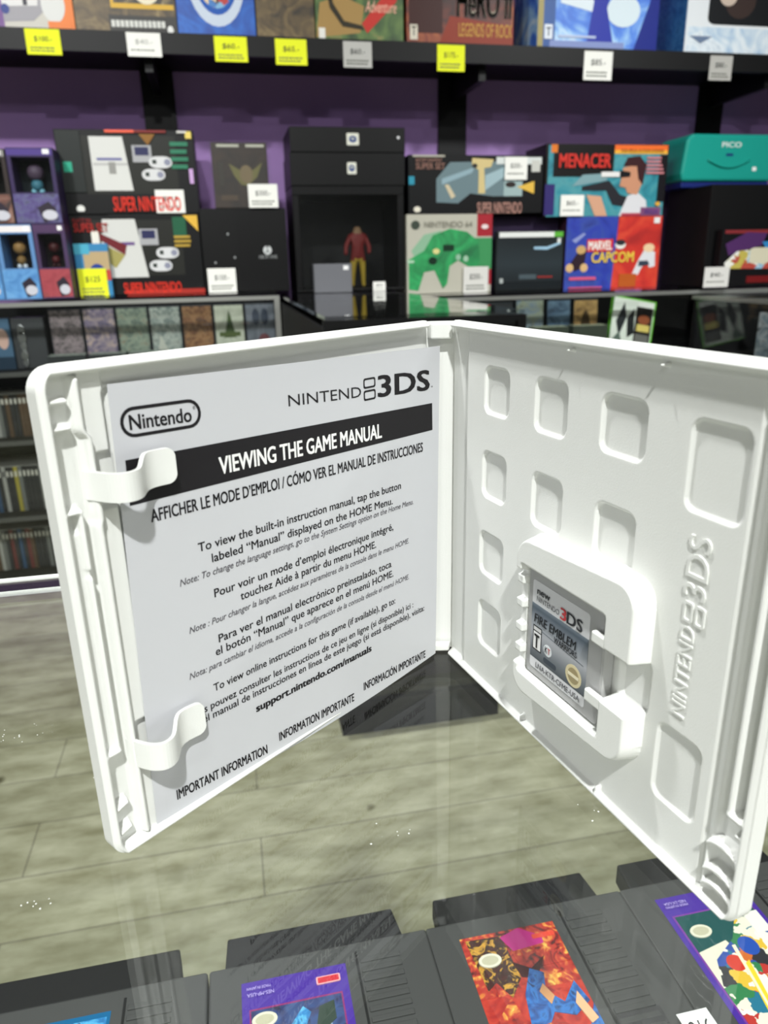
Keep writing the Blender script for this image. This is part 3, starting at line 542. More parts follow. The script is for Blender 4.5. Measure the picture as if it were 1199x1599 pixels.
for z, r in ((.13, .012), (.105, .014), (.075, .011), (.045, .012), (.02, .01)): ch.prism(ellipse(-.022, z, r, r * 1.5, 12), 0, 1, mat('#b9bcbc', .2, .9), lambda x, zz, k: (x, -.008 * k - .0002, zz))
ch.build('chrome_figure', t, bevel=.002)
case_at('game_case', 'pale blue game case beside the chrome figure box at the frame edge', -.80, -.712, .806, .975, 2.74, .02, '#47647d', [('#c9a79a', ellipse(.7, .6, .2, .2)), ('#223444', (.0, 0, 1, .25))])
lay = collage('print_lying', ['#45504a', '#6b776f', '#9aa198', '#3b3733'], 40)
for k, (x, y, r) in enumerate(((-.53, 2.668, .2), (-.40, 2.67, -.1), (-.27, 2.668, .08))):
    t = thing('game_case', ('first', 'second', 'third')[k] + ' speckled game case from the left lying flat before the standing cases', 'game case', (x, y, .807), r * .2, 'game cases lying flat in the left counter')
    MB().box((-.06, -.012, 0), (.06, .055, .045), mat('#2b2f30', .5)).build('case', t); MB().box((-.058, -.010, .0451), (.058, .053, .0458), lay).build('printed_cover', t)
# disc cases on the two visible lower shelves + base
SP = [('dark', '#1c1d20'), ('brown', '#4a3a2c'), ('grey', '#5f625f'), ('blue', '#2b4560'), ('yellow', '#8f8636'), ('red', '#5c2a2a'), ('pale', '#8f908a')]
proto = {}
def disc_case(ci, x, y, z, h, row):
    if (ci, h) not in proto:
        t = thing('disc_case', '', 'disc case'); 
        MB().box((0, 0, 0), (.0128, .15, h), mat(SP[ci][1], .4)).build('case', t)
        MB().box((.0015, -.0005, h * .06), (.0113, -.0001, h * .94), mat(SP[ci][1] if ci else '#26282b', .5)).build('spine_print', t)
        MB().box((.003, -.0009, h * .78), (.0098, -.0006, h * .9), mat('#b7b6ab' if ci != 6 else '#3a3a3a', .5)).build('spine_title', t)
        MB().box((.0006, .001, h + .0001), (.0122, .149, h + .0018), mat('#b9bab4', .3)).build('clear_sleeve', t)
        proto[(ci, h)] = t; t.location = (x, y, z)
    else: t = copy_thing(proto[(ci, h)], (x, y, z))
    t['label'] = '%s-spined disc case in the %s spine row inside the left counter' % (SP[ci][0], row); t['group'] = '%s disc cases, %s row' % (SP[ci][0], row); t['category'] = 'disc case'
rd = random.Random(11)
for z, h, row in ((.576, .148, 'upper'), (.306, .165, 'middle'), (.0835, .155, 'bottom')):
    for k in range(24):
        ci = rd.choices(range(7), [6, 3, 2, 2, 1.2, 1.2, 1.2])[0]
        disc_case(ci, -.915 + k * .0137, 2.72 + rd.uniform(0, .006), z, h, row)
# right counter contents
def gc(label, x0, x1, z1, cs, art=(), y=2.72, tilt=-.08):
    return case_at('game_case', label, x0, x1, .761, z1, y, .018, '#1c2226', [(collage('print_cover', cs, 14), (.03, .03, .97, .97))] + list(art), 'game cases in the right counter', tilt=tilt)
gc('beige game case with red corner low inside the right counter', .69, .80, .955, ['#8f8b76', '#a9a58e', '#7d7a68'], [('#2f6a4a', (0, .1, .6, .4)), ('#8a3a3c', (.6, .2, 1, .5))])
gc('green-banded beige game case inside the right counter', .81, .935, .975, ['#8e8f80', '#a8a898', '#78796c'], [('#55763f', (0, .7, .6, .95)), ('#2b5a4c', (.2, .1, 1, .4))])
gc('black game case with a white dot inside the right counter', .95, 1.075, .975, ['#0d0e10', '#15171a', '#1e2124'], [('#cfd4d2', ellipse(.85, .85, .04, .03))])
gc('grey-blue misty game case inside the right counter', 1.085, 1.20, .985, ['#49565c', '#6a7a84', '#7d8570', '#39434a'], [('#5a5f58', [(.3, .2), (.6, .6), (.75, .2)])])
gc('dark blue game case with pale spot inside the right counter', 1.212, 1.31, .98, ['#1d2c3a', '#32495e', '#536c80', '#22303c'], [('#1a2630', [(.3, 0), (.5, .6), (.7, 0)])])
gc('golden brown game case inside the right counter', 1.322, 1.425, .978, ['#5a4426', '#86693c', '#a5864f', '#6a5230'], [('#3d2e1a', ellipse(.5, .45, .2, .35))])
t = case_at('game_case', 'big white and black game case with a bright green edge leaning at the corner post', 1.455, 1.64, .761, .952, 2.69, .025, '#6cc23a', [('#d9e0d6', (.0, .03, .96, .97)), ('#24282a', [(.1, .5), (.25, .9), (.34, .6), (.2, .2)]), ('#1c1f20', [(.35, .6), (.5, .8), (.55, .3), (.4, .2)]), ('#17120e', (.55, .1, .94, .85)), ('#8a4a2a', ellipse(.75, .6, .14, .1)), ('#d5c26a', (.6, .36, .9, .5)), ('#6a6a66', (.58, .12, .9, .3)), ('#e9ece6', (.58, .85, .94, .95)), ('#5a6a60', [(0, .05), (.2, .3), (.3, .05)])], 'game cases in the right counter', tilt=-.25)
t.rotation_euler = (-.2, .18, 0); t.location.z = .787
for k, (x, r) in enumerate(((1.2, .1), (1.36, -.15))):
    t = thing('game_case', ('left', 'right')[k] + ' pale green game case of the two lying flat in the right counter', 'game case', (x, 2.675, .762), r * .2, 'game cases lying flat in the right counter')
    MB().box((-.07, -.02, 0), (.07, .035, .12), mat('#3b4238', .5)).build('case', t); MB().box((-.068, -.018, .1201), (.068, .033, .1206), collage('print_pale', ['#8f9a7c', '#aab398', '#6c7462'], 30)).build('printed_cover', t)
t = carton('game_case', 'speckled blue-grey game case inside the far right counter', 'game case', 1.93, 2.05, .741, .92, 2.44, .02, collage('print_slate', ['#3a444c', '#5f6b74', '#8b8f92', '#2c3238'], 25), [], rz=-.9)
t = thing('game_case', 'green game case lying flat inside the far right counter', 'game case', (1.87, 2.45, .7415)); MB().box((-.07, -.09, 0), (.07, .09, .016), mat('#2f5a2a', .5)).build('case', t)
# stock behind the protruding counter's front glass
tag(MB().box((.42, 1.57, .605), (.58, 1.65, .70), mat('#6a5f58', .6)).build('stock_box', bevel=.002), 'dull brown box on the shelf inside the protruding counter', 'box')

# ------------------------------------------------------------------ the open game case
SX, SD, SW = .0222451, .2766343, .0120068
AL, AR, WL, WR = .8603535, 1.1738691, .1466728, .1508601
def to_room(x, y): return (CT * x + ST * y, -ST * x + CT * y)
cx_, cy_ = to_room(SX, SD)
case = thing('game_case', 'open white plastic game case standing upright on the near glass counter', 'game case', (cx_, cy_, GZ), -TH)
def LP(u, v, w):     # left half: millimetres across, up, out of the panel -> local metres
    u *= .001; w *= .001
    return (-SW / 2 - math.cos(AL) * u + math.sin(AL) * w, -math.sin(AL) * u - math.cos(AL) * w, v * .001)
def RP(u, v, w):
    u *= .001; w *= .001
    return (SW / 2 + math.cos(AR) * u - math.sin(AR) * w, -math.sin(AR) * u - math.cos(AR) * w, v * .001)
def sst(x, a, b):
    t = np.clip((x - a) / (b - a), 0, 1); return t * t * (3 - 2 * t)
def band(x, a, b, s=.6): return sst(x, a - s / 2, a + s / 2) * (1 - sst(x, b - s / 2, b + s / 2))
def rr_in(U, V, u0, v0, u1, v1, r, s=.7):
    cx, cy, hx, hy = (u0 + u1) / 2, (v0 + v1) / 2, (u1 - u0) / 2, (v1 - v0) / 2
    qx, qy = np.abs(U - cx) - hx + r, np.abs(V - cy) - hy + r
    d = np.hypot(np.maximum(qx, 0), np.maximum(qy, 0)) + np.minimum(np.maximum(qx, qy), 0) - r
    return 1 - sst(d, -s / 2, s / 2)
def lerp(a, b, t): return a * (1 - t) + b * t
def relief(name, P, W, H, fn, m, parent, step=.4, back=-.9, corner=6.0, u0=0.0):
    nu, nv = int((W - u0) / step) + 1, int(H / step) + 1
    us, vs = np.linspace(u0, W, nu), np.linspace(0, H, nv)
    U, V = np.meshgrid(us, vs); Wd = fn(U, V)
    um = np.full(nv, W)
    if corner:
        for k, v in enumerate(vs):
            d = min(v, H - v)
            if d < corner: um[k] = W - corner + math.sqrt(max(0, corner ** 2 - (corner - d) ** 2))
    UM = um[:, None]; cut = W - 14
    UU = np.where(U > cut, cut + (U - cut) * (UM - cut) / (W - cut), U)
    verts = [P(a, b, c) for a, b, c in zip(UU.ravel(), V.ravel(), Wd.ravel())]
    idx = lambda i, j: j * nu + i
    flip = P is RP
    faces = []
    for j in range(nv - 1):
        for i in range(nu - 1):
            q = (idx(i, j), idx(i + 1, j), idx(i + 1, j + 1), idx(i, j + 1)); faces.append(q if flip else q[::-1])
    loop = [idx(i, 0) for i in range(nu)] + [idx(nu - 1, j) for j in range(1, nv)] + [idx(i, nv - 1) for i in range(nu - 2, -1, -1)] + [idx(0, j) for j in range(nv - 2, 0, -1)]
    o = len(verts); ru, rv = UU.ravel(), V.ravel()
    verts += [P(ru[k], rv[k], back) for k in loop]; n = len(loop)
    smooth = [True] * len(faces)
    for k in range(n):
        q = (loop[k], o + k, o + (k + 1) % n, loop[(k + 1) % n]); faces.append(q if flip else q[::-1])
    faces.append(tuple(o + k for k in range(n)) if not flip else tuple(o + k for k in range(n))[::-1])
    smooth += [False] * (n + 1)
    me = bpy.data.meshes.new(name); me.from_pydata(verts, [], faces); me.materials.append(m)
    me.polygons.foreach_set('use_smooth', smooth); me.update()
    ob = bpy.data.objects.new(name, me); COL.objects.link(ob); ob.parent = parent
    return ob
HT = 136.0
def edge_dist(U, V, W): return np.minimum(np.minimum(V, HT - V), W - U)
def rim(w_, U, V, W, h=5.0):
    d = edge_dist(U, V, W)
    w_ = lerp(w_, h, 1 - sst(d, 1.9, 2.5)); w_ = lerp(w_, h - 1.3, 1 - sst(d, .75, 1.1)); return w_
def left_half(U, V):
    w_ = np.full_like(U, 1.2)
    jog = .9 * sst(V, 118, 121) - .5 * sst(V, 96, 98) * (1 - sst(V, 118, 120))
    w_ = lerp(w_, 2.3, band(U, 129.9, 136.6 + 0 * jog))                                # flat strip beside the leaflet
    w_ = lerp(w_, .6, band(U, 128.4, 130.2) * sst(V, 104, 106) * (1 - sst(V, 128, 129)))
    w_ = lerp(w_, .9, rr_in(U, V, 129, 100, 134.5, 114, 1)); w_ = lerp(w_, .9, rr_in(U, V, 129, 23, 134.5, 38, 1))   # windows behind the clips
    w_ = lerp(w_, 4.2, rr_in(U - jog, V, 135.6, 3, 137.2, 133, .5))                      # long wavy rib
    w_ = lerp(w_, .6, band(U - jog * .5, 138, 144.2))                                   # channel
    for v in (127.7, 121.4): w_ = lerp(w_, 3.6, rr_in(U, V, 139.3, v - .5, 144.6, v + .5, .4))
    for v in (15.6, 7.6): w_ = np.maximum(w_, (1 - sst(np.abs(V - v - (142.5 - U) * .3), .5, 1.0)) * band(U, 140.2, 144.4) * 3.8)
    w_ = lerp(w_, 2.4, rr_in(U, V, 141.5, 34, 144.6, 101, .3) * (1 - sst(V, 95, 98)))
    w_ = lerp(w_, 4.3, rr_in(U, V, 140.2, 33, 141.5, 101.5, .3) * (1 - .25 * band(V, 84, 86)))
    w_ = lerp(w_, 4.3, rr_in(U, V, 140.2, 100.6, 145, 101.8, .3)); w_ = lerp(w_, 4.6, rr_in(U, V, 140.2, 32.6, 145, 34, .3))
    w_ = rim(w_, U, V, WL * 1000, 5.0)
    return lerp(1.0, w_, sst(U, .5, 3.5))
def right_half(U, V):
    w_ = np.full_like(U, 2.6)
    w_ = lerp(w_, 1.2, (1 - sst(U, 11.5, 13.5)))                                        # lower strip by the hinge
    for a, b, c, d in ((25.2, 106.6, 40.3, 122.3), (55.4, 106.2, 71.2, 122.6), (86.6, 106.6, 103.6, 122.3), (24.9, 76.4, 40.0, 93.0), (55.8, 75.6, 71.2, 93.0), (87.0, 75.8, 103.0, 92.3), (24.2, 46.6, 39.8, 63.0), (24.3, 17.0, 39.6, 35.4)):
        w_ = lerp(w_, 1.35, rr_in(U, V, a, b, c, d, 3.2, .6))
    for a, b, c, d in ((118.6, 99.4, 135.2, 121.2), (118.6, 17.4, 133.4, 40.2)): w_ = lerp(w_, 1.7, rr_in(U, V, a, b, c, d, 3, .6))
    w_ = lerp(w_, 1.9, sst(U, 136.9, 137.5)); w_ = lerp(w_, .7, sst(U, 139.6, 141.2))    # steps down to the lock channel
    w_ = lerp(w_, 4.8, rr_in(U, V, 144.2, 30.5, 145.6, 133, .4)); w_ = lerp(w_, 4.9, rr_in(U, V, 144.2, 30.0, 150, 31.6, .3))
    for v in (4.5, 9.0, 17.0): # little curved clips in the lower corner
        yy = V - v - 3.2 * np.sqrt(np.clip(1 - ((U - 144.5) / 5.2) ** 2, 0, 1)); w_ = np.maximum(w_, (1 - sst(np.abs(yy), .6, 1.1)) * band(U, 139.2, 149) * 4.3)
    w_ = np.maximum(w_, rr_in(U, V, 146.8, 25.6, 148.8, 27.4, .7) * 4.4); w_ = np.maximum(w_, rr_in(U, V, 138.8, 3, 140, 18, .5) * 3.4)
    for u in (72.8, 109): w_ = np.maximum(w_, (1 - sst(np.hypot(U - u, V - 132.2), .3, .8)) * 4.9)   # moulding pips
    for u in (57.5, 98.5): w_ = np.maximum(w_, rr_in(U, V, u - .5, 1, u + .5, 4.6, .3) * 4.6)
    w_ = lerp(w_, .8, rr_in(U, V, 103, 37.8, 113.5, 54.5, 3, 2.2))                      # finger hollow beside the card
    w_ = rim(w_, U, V, WR * 1000, 4.75)
    return lerp(1.0, w_, sst(U, .5, 4.0))
relief('left_cover', LP, WL * 1000, HT, left_half, PLASTIC, case)
relief('right_cover', RP, WR * 1000, HT, right_half, PLASTIC, case)
# spine strip with its end tabs
mb = MB(); n = 12; prof = []
for k in range(n + 1):
    a = -1 + 2 * k / n; prof.append((SW / 2 * a * 1.12, .0008 + .0016 * (1 - a * a) ** .5 * .9))
outer = [(x * 1.04, y + .0011) for x, y in prof]
mb.prism(prof + outer[::-1], 0.0005, .1355, PLASTIC)
mb.build('spine', case, smooth=False)
for z0, z1 in ((.1295, .1352), (.0008, .0038)): MB().prism([(-.0048, .0012), (.0048, .0012), (.0038, -.0024), (-.0038, -.0024)], z0, z1, PLASTIC).build('spine_tab', case, bevel=.0006)
# booklet clips
def clip(name, v0, v1):
    P = [(136.6, .8), (135.9, 2.8), (135.2, 5.6), (134.0, 8.8), (131.8, 10.9), (129.0, 10.5), (126.6, 8.0), (124.4, 5.6), (121.6, 4.4), (118.4, 4.5), (115.8, 4.9), (114.4, 5.2)]
    # smooth the strap's curve
    for _ in range(2):
        Q = [P[0]]
        for a, b in zip(P, P[1:]): Q += [(a[0] * .75 + b[0] * .25, a[1] * .75 + b[1] * .25), (a[0] * .25 + b[0] * .75, a[1] * .25 + b[1] * .75)]
        P = Q + [P[-1]]
    mb = MB(); v = []; f = []; nn = len(P); th = 1.1; R = 2.6
    for i, (u, w_) in enumerate(P):
        a, b = P[max(i - 1, 0)], P[min(i + 1, nn - 1)]; tu, tw = b[0] - a[0], b[1] - a[1]; l = math.hypot(tu, tw); nu_, nw = (-tw / l, tu / l)
        if nw < 0: nu_, nw = -nu_, -nw
        du = u - 114.4; ins = 0 if du > R else R - math.sqrt(max(0, R * R - (R - du) ** 2))
        fl = min(1, max(0, (128 - u) / 5)); fl = fl * fl * (3 - 2 * fl)
        for vv in (v0 + ins, v1 - ins + 2.2 * fl):
            for s in (0, 1): v.append(LP(u + nu_ * th * s, vv, w_ + nw * th * s))
    for i in range(nn - 1):
        a, b = i * 4, (i + 1) * 4
        f += [(a, a + 2, b + 2, b), (a + 1, b + 1, b + 3, a + 3), (a, b, b + 1, a + 1), (a + 2, a + 3, b + 3, b + 2)]
    f += [(0, 1, 3, 2), ((nn - 1) * 4, (nn - 1) * 4 + 2, (nn - 1) * 4 + 3, (nn - 1) * 4 + 1)]
    mb.add(v, f, PLASTIC); return mb.build(name, case, bevel=.0003)
clip('leaflet_clip', 102.9, 110.3); clip('leaflet_clip', 25.7, 34.1)
# raised embossed lettering on the right half (reads upwards)
mb = MB()
def emb(body, v0, v1, ub, cap, bold): put_text(mb, body, lambda tx, ty: RP(ub - cap * ty, v0 + (v1 - v0) * tx, 3.0), PLASTIC, bold, 0)
for body, v0, v1, ub, cap, bold in (('NINTEND', 45.3, 70.5, 126.6, 4.3, .0), ('3DS', 78.4, 94.2, 128.4, 6.6, .03)):
    vv, ff, _ = text2d(body, 0, 0)
    lo = [RP(ub - cap * b, v0 + (v1 - v0) * a, 2.5) for a, b in vv]; hi = [RP(ub - cap * b, v0 + (v1 - v0) * a, 2.95) for a, b in vv]
    k = len(vv); ed = {}
    for q in ff:
        for a, b in zip(q, q[1:] + q[:1]): ed[(min(a, b), max(a, b))] = ed.get((min(a, b), max(a, b)), []) + [(a, b)]
    mb.add(lo + hi, [tuple(k + i for i in q) for q in ff] + [(e[0][0], e[0][1], k + e[0][1], k + e[0][0]) for e in ed.values() if len(e) == 1], PLASTIC)
for va in (71.6,):
    for ua in (122.4, 126.1):
        o_ = rrect(ua, va, ua + 3.0, va + 5.4, .7); i_ = rrect(ua + .6, va + .7, ua + 2.4, va + 4.7, .4); k = len(o_)
        vv = [RP(a, b, 2.95) for a, b in o_ + i_] + [RP(a, b, 2.5) for a, b in o_ + i_]
        mb.add(vv, [(i, (i + 1) % k, k + (i + 1) % k, k + i) for i in range(k)] + [(i, 2 * k + i, 2 * k + (i + 1) % k, (i + 1) % k) for i in range(k)] + [(k + i, k + (i + 1) % k, 3 * k + (i + 1) % k, 3 * k + i) for i in range(k)], PLASTIC)
mb.build('embossed_lettering', case)
# game card holder: a raised frame open on the right
def holder(U, V):
    out = rr_in(U, V + .065 * (110 - U), 57.6, 21.0, 113.0, 77.0, 7.5, 2.2)
    w_ = lerp(2.0, 9.0, out)
    w_ = lerp(w_, 2.2, rr_in(U, V, 61.0, 26.0, 101.8, 64.4, .8, .6))
    w_ = lerp(w_, 1.2, rr_in(U, V, 100, 38.6, 120, 54.2, .8, .8))
    w_ = lerp(w_, 6.0, rr_in(U, V, 57.0, 28.5, 61.6, 62.0, .8, .8)); w_ = lerp(w_, 2.2, rr_in(U, V, 61.6, 27.0, 70, 62.0, .8, .3))
    for v in (58.6, 50.0, 41.4, 33.6): w_ = np.maximum(w_, rr_in(U, V, 57.8, v - 1.6, 61.6, v + 1.6, .4, .5) * 8.2)
    return w_
hold = relief('card_holder', lambda u, v, w_: RP(u + 56.5, v + 17, w_), 58.5, 62, lambda U, V: np.where(rr_in(U + 56.5, V + 17 + .065 * (53.5 - U), 57.0, 20.4, 113.6, 77.6, 7.5, .1) > .5, holder(U + 56.5, V + 17), -.4), PLASTIC, case, step=.35, back=-.8, corner=0)
mb = MB()
def rbox(u0, v0, w0, u1, v1, w1, m=PLASTIC): mb.prism([(u0, v0), (u1, v0), (u1, v1), (u0, v1)], w0, w1, m, lambda a, b, c: RP(a, b, c))
rbox(96.6, 54.2, 7.0, 102.4, 57.6, 8.9); rbox(95.4, 34.6, 7.0, 102.4, 38.4, 8.9)
mb.build('holder_hook', case, bevel=.0005)

# game card in the holder
gcard = thing('game_card', 'small grey game card with blue-grey label clipped in the holder of the open case', 'game card', (cx_, cy_, GZ), -TH)
mb = MB(); GREYC = mat('#a6a6a6', .4)
mb.prism(rrect(62.4, 26.6, 99.0, 63.4, 1.8), 2.8, 6.4, GREYC, lambda a, b, c: RP(a, b, c)); mb.build('body', gcard, bevel=.0003)
mb = MB(); mb.prism([(98.6, 36), (99.9, 36), (99.9, 56), (98.6, 56)], 3.0, 6.3, mat('#b4b4b3', .4), lambda a, b, c: RP(a, b, c)); mb.build('edge_tab', gcard)
lu0, lu1, lv0, lv1 = 64.6, 93.0, 29.2, 60.2
lab = MB(); mk = lambda u, v, k=0: RP(u, v, 6.5 + .05 * k)
def lp(pts, m, k): lab.prism([(lu0 + (lu1 - lu0) * a, lv0 + (lv1 - lv0) * b) for a, b in pts], 6.42, 6.5 + .03 * k, m, lambda a, b, c: RP(a, b, c))
lp(rrect(0, 0, 1, 1, .035), mat('#d7d7da', .35), 0)
GR = bpy.data.materials.new('label_blend')
_z0, _z1 = .001 * (lv0 + .12 * (lv1 - lv0)), .001 * (lv0 + .74 * (lv1 - lv0))
GR = gradient('label_blend', [(0, '#454c54'), (.22, '#6e747b'), (.5, '#a9abb1'), (.72, '#858c95'), (.92, '#42505e'), (1, '#6f7b87')], 2, _z0, _z1)
lp([(0.0, .12), (1, .12), (1, .74), (0, .74)], GR, 1)
lp([(.04, .22), (.21, .22), (.21, .50), (.04, .50)], mat('#17191d'), 2); lp([(.055, .235), (.195, .235), (.195, .43), (.055, .43)], mat('#e8e8e8'), 3); lp([(.055, .445), (.195, .445), (.195, .485), (.055, .485)], mat('#c9c9c9'), 3)
lp(ellipse(.33, .31, .075, .065), mat('#dfe3e6'), 2); lp(rrect(.26, .155, .5, .215, .028), mat('#3b434d'), 2)
lp(ellipse(.80, .255, .135, .118, 26), mat('#d2c6a0'), 2); lp(ellipse(.80, .255, .095, .085, 20), mat('#9b8d69'), 3); lp([(.71, .24), (.89, .24), (.89, .275), (.71, .275)], mat('#e3dabd'), 4)
lp([(.16, .475), (.95, .43), (.95, .437), (.16, .482)], mat('#4a515a'), 2)
lab.build('label', gcard)
lt = MB()
def lx(body, a, b, base, cap, c, bold=0.0, sh=0.0): put_text(lt, body, lambda tx, ty: RP(lu0 + (lu1 - lu0) * (a + (b - a) * tx), lv0 + (lv1 - lv0) * (base + cap * ty), 6.7), mat(c), bold, sh, (-math.sin(AR) * 1.2e-5, -math.cos(AR) * 1.2e-5, 0))
lx('new', .09, .33, .865, .075, '#2a2b30', .04); lx('NINTENDO', .09, .50, .785, .055, '#2a2b30', .0); lx('3', .52, .63, .765, .12, '#c33a3f', .04); lx('DS', .635, .90, .765, .12, '#2a2b30', .04)
lx('FIRE EMBLEM', .06, .82, .54, .095, '#14161a', .03, .1); lx('WARRIORS', .44, .84, .465, .06, '#14161a', .03)
lx('T', .075, .175, .255, .15, '#141518', .06); lx('K', .285, .335, .28, .065, '#20242a', .03); lx('T', .335, .385, .28, .065, '#b0372f', .03)
lx('LNA-KTR-CFME-USA', .13, .93, .03, .06, '#33343a', .01)
lt.build('label_lettering', gcard)

# ------------------------------------------------------------------ leaflet held in the left half
sheet = thing('instruction_leaflet', 'white instruction leaflet with black heading band clipped inside the open white case', 'leaflet', (cx_, cy_, GZ), -TH)
def MW(u): return 2.8 + 4 * min(max(1 - u / 130, 0), 1.1)
mb = MB(); nu_ = 40; v = []; f = []
for i in range(nu_ + 1):
    t = i / nu_; ub, ut = 132.6 + (1.7 - 132.6) * t, 128.9 + (-.4 - 128.9) * t
    sag = -3.2 * math.sin(math.pi * t) * (.5 + t * .5)
    vb, vt = 2.0 + (1.8 - 2.0) * t + sag * .9, 130.1 + (127.2 - 130.1) * t
    for k in range(9):
        q = k / 8; u = ub + (ut - ub) * q; vv = vb + (vt - vb) * q
        for s in (0, .16): v.append(LP(u, vv, MW(u) - .2 + s))
ix = lambda i, k, s: (i * 9 + k) * 2 + s
for i in range(nu_):
    for k in range(8): f += [(ix(i, k, 1), ix(i, k + 1, 1), ix(i + 1, k + 1, 1), ix(i + 1, k, 1)), (ix(i, k, 0), ix(i + 1, k, 0), ix(i + 1, k + 1, 0), ix(i, k + 1, 0))]
for i in range(nu_): f += [(ix(i, 0, 0), ix(i, 0, 1), ix(i + 1, 0, 1), ix(i + 1, 0, 0)), (ix(i, 8, 0), ix(i + 1, 8, 0), ix(i + 1, 8, 1), ix(i, 8, 1))]
for k in range(8): f += [(ix(0, k, 0), ix(0, k + 1, 0), ix(0, k + 1, 1), ix(0, k, 1)), (ix(nu_, k, 0), ix(nu_, k, 1), ix(nu_, k + 1, 1), ix(nu_, k + 1, 0))]
mb.add(v, f, PAPER); mb.build('sheet', sheet, smooth=False)
mb = MB(); nb = 30; v = []
TLc, TRc, BRc, BLc = (113.7, 110.4), (4.2, 107.0), (4.0, 96.9), (127.4, 99.0)
TLc = (127.0, 110.9)
for i in range(nb + 1):
    t = i / nb
    for (a, b) in ((BLc, BRc), (TLc, TRc)):
        u = a[0] + (b[0] - a[0]) * t; vv = a[1] + (b[1] - a[1]) * t; v.append(LP(u, vv, MW(u) + .03))
mb.add(v, [(2 * i, 2 * i + 1, 2 * i + 3, 2 * i + 2) for i in range(nb)], INK); mb.build('heading_band', sheet)
mb = MB(); mh = MB()
def line(body, ul, vl, ur, vr, cap, bold=0.0, sh=0.0, m=INK, dst=None, k=.05):
    put_text(dst or mb, body, lambda tx, ty: (lambda u, vv: LP(u, vv, MW(u) + k))(ul + (ur - ul) * tx, vl + (vr - vl) * tx + cap * ty), m, bold, sh, (math.sin(AL) * 1e-5, -math.cos(AL) * 1e-5, 0))
line('VIEWING THE GAME MANUAL', 99.5, 101.1, 32.0, 99.2, 4.8, .05, 0, WHITE, mh, .09)
line('AFFICHER LE MODE D’EMPLOI / CÓMO VER EL MANUAL DE INSTRUCCIONES', 122.1, 93.1, 9.7, 89.8, 3.4, .04)
line('To view the built-in instruction manual, tap the button', 109.0, 80.6, 22.3, 78.4, 2.6, .022)
line('labeled “Manual” displayed on the HOME Menu.', 104.9, 76.2, 27.0, 73.7, 2.6, .022)
line('Note: To change the language settings, go to the System Settings option on the Home Menu.', 116.0, 72.5, 15.5, 70.8, 2.0, .008, .25, INKGREY)
line('Pour voir un mode d’emploi électronique intégré,', 105.3, 65.3, 26.9, 63.8, 2.6, .022)
line('touchez Aide à partir du menu HOME.', 96.3, 61.1, 36.3, 59.7, 2.6, .022)
line('Note : Pour changer la langue, accédez aux paramètres de la console dans le menu HOME.', 114.8, 57.3, 18.3, 56.0, 2.0, .008, .25, INKGREY)
line('Para ver el manual electrónico preinstalado, toca', 105.4, 50.6, 28.3, 49.6, 2.6, .022)
line('el botón “Manual” que aparece en el menú HOME.', 106.9, 46.8, 27.3, 45.4, 2.6, .022)
line('Nota: para cambiar el idioma, accede a la configuración de la consola desde el menú HOME.', 116.5, 43.1, 18.5, 41.3, 2.0, .008, .25, INKGREY)
line('To view online instructions for this game (if available), go to:', 108.9, 35.5, 26.5, 34.0, 2.5, .022)
line('Vous pouvez consulter les instructions de ce jeu en ligne (si disponible) ici :', 118.6, 30.4, 16.0, 28.4, 2.4, .022)
line('el manual de instrucciones en línea de este juego (si está disponible), visita:', 113.6, 27.0, 9.2, 24.4, 2.4, .022)
line('support.nintendo.com/manuals', 94.3, 20.8, 40.2, 19.6, 2.6, .07)
line('IMPORTANT INFORMATION', 125.3, 6.5, 91.2, 3.5, 3.3, .05); line('INFORMATION IMPORTANTE', 86.0, 5.3, 50.2, 3.1, 3.2, .05); line('INFORMACIÓN IMPORTANTE', 45.0, 4.9, 8.5, 2.9, 3.2, .05)
line('Nintendo', 124.6, 118.2, 106.6, 117.4, 3.7, .035); line('®', 106.0, 120.4, 105.2, 120.4, .9)
line('NINTEND', 72.9, 116.2, 41.6, 114.6, 3.4, -.004); line('3DS', 33.6, 113.4, 5.6, 112.2, 7.0, .045); line('™', 5.0, 112.4, 3.9, 112.4, .9)
def outline(pts_o, pts_i):
    k = len(pts_o); q = lambda p: LP(p[0], p[1], MW(p[0]) + .05)
    mb.add([q(p) for p in pts_o + pts_i], [(i, (i + 1) % k, k + (i + 1) % k, k + i) for i in range(k)], INK)
sk = lambda pts, s: [(a, b + (115 - a) * s) for a, b in pts]
outline(sk(rrect(103.6, 115.9, 127.0, 123.6, 3.8), .05 * -.6), sk(rrect(104.5, 116.75, 126.1, 122.75, 2.95), .05 * -.6))
outline(rrect(34.6, 117.0, 40.4, 120.4, .8), rrect(35.2, 117.6, 39.8, 119.8, .5)); outline(rrect(34.6, 113.0, 40.4, 116.4, .8), rrect(35.2, 113.6, 39.8, 115.8, .5))
mb.build('printed_lettering', sheet); mh.build('heading_lettering', sheet)

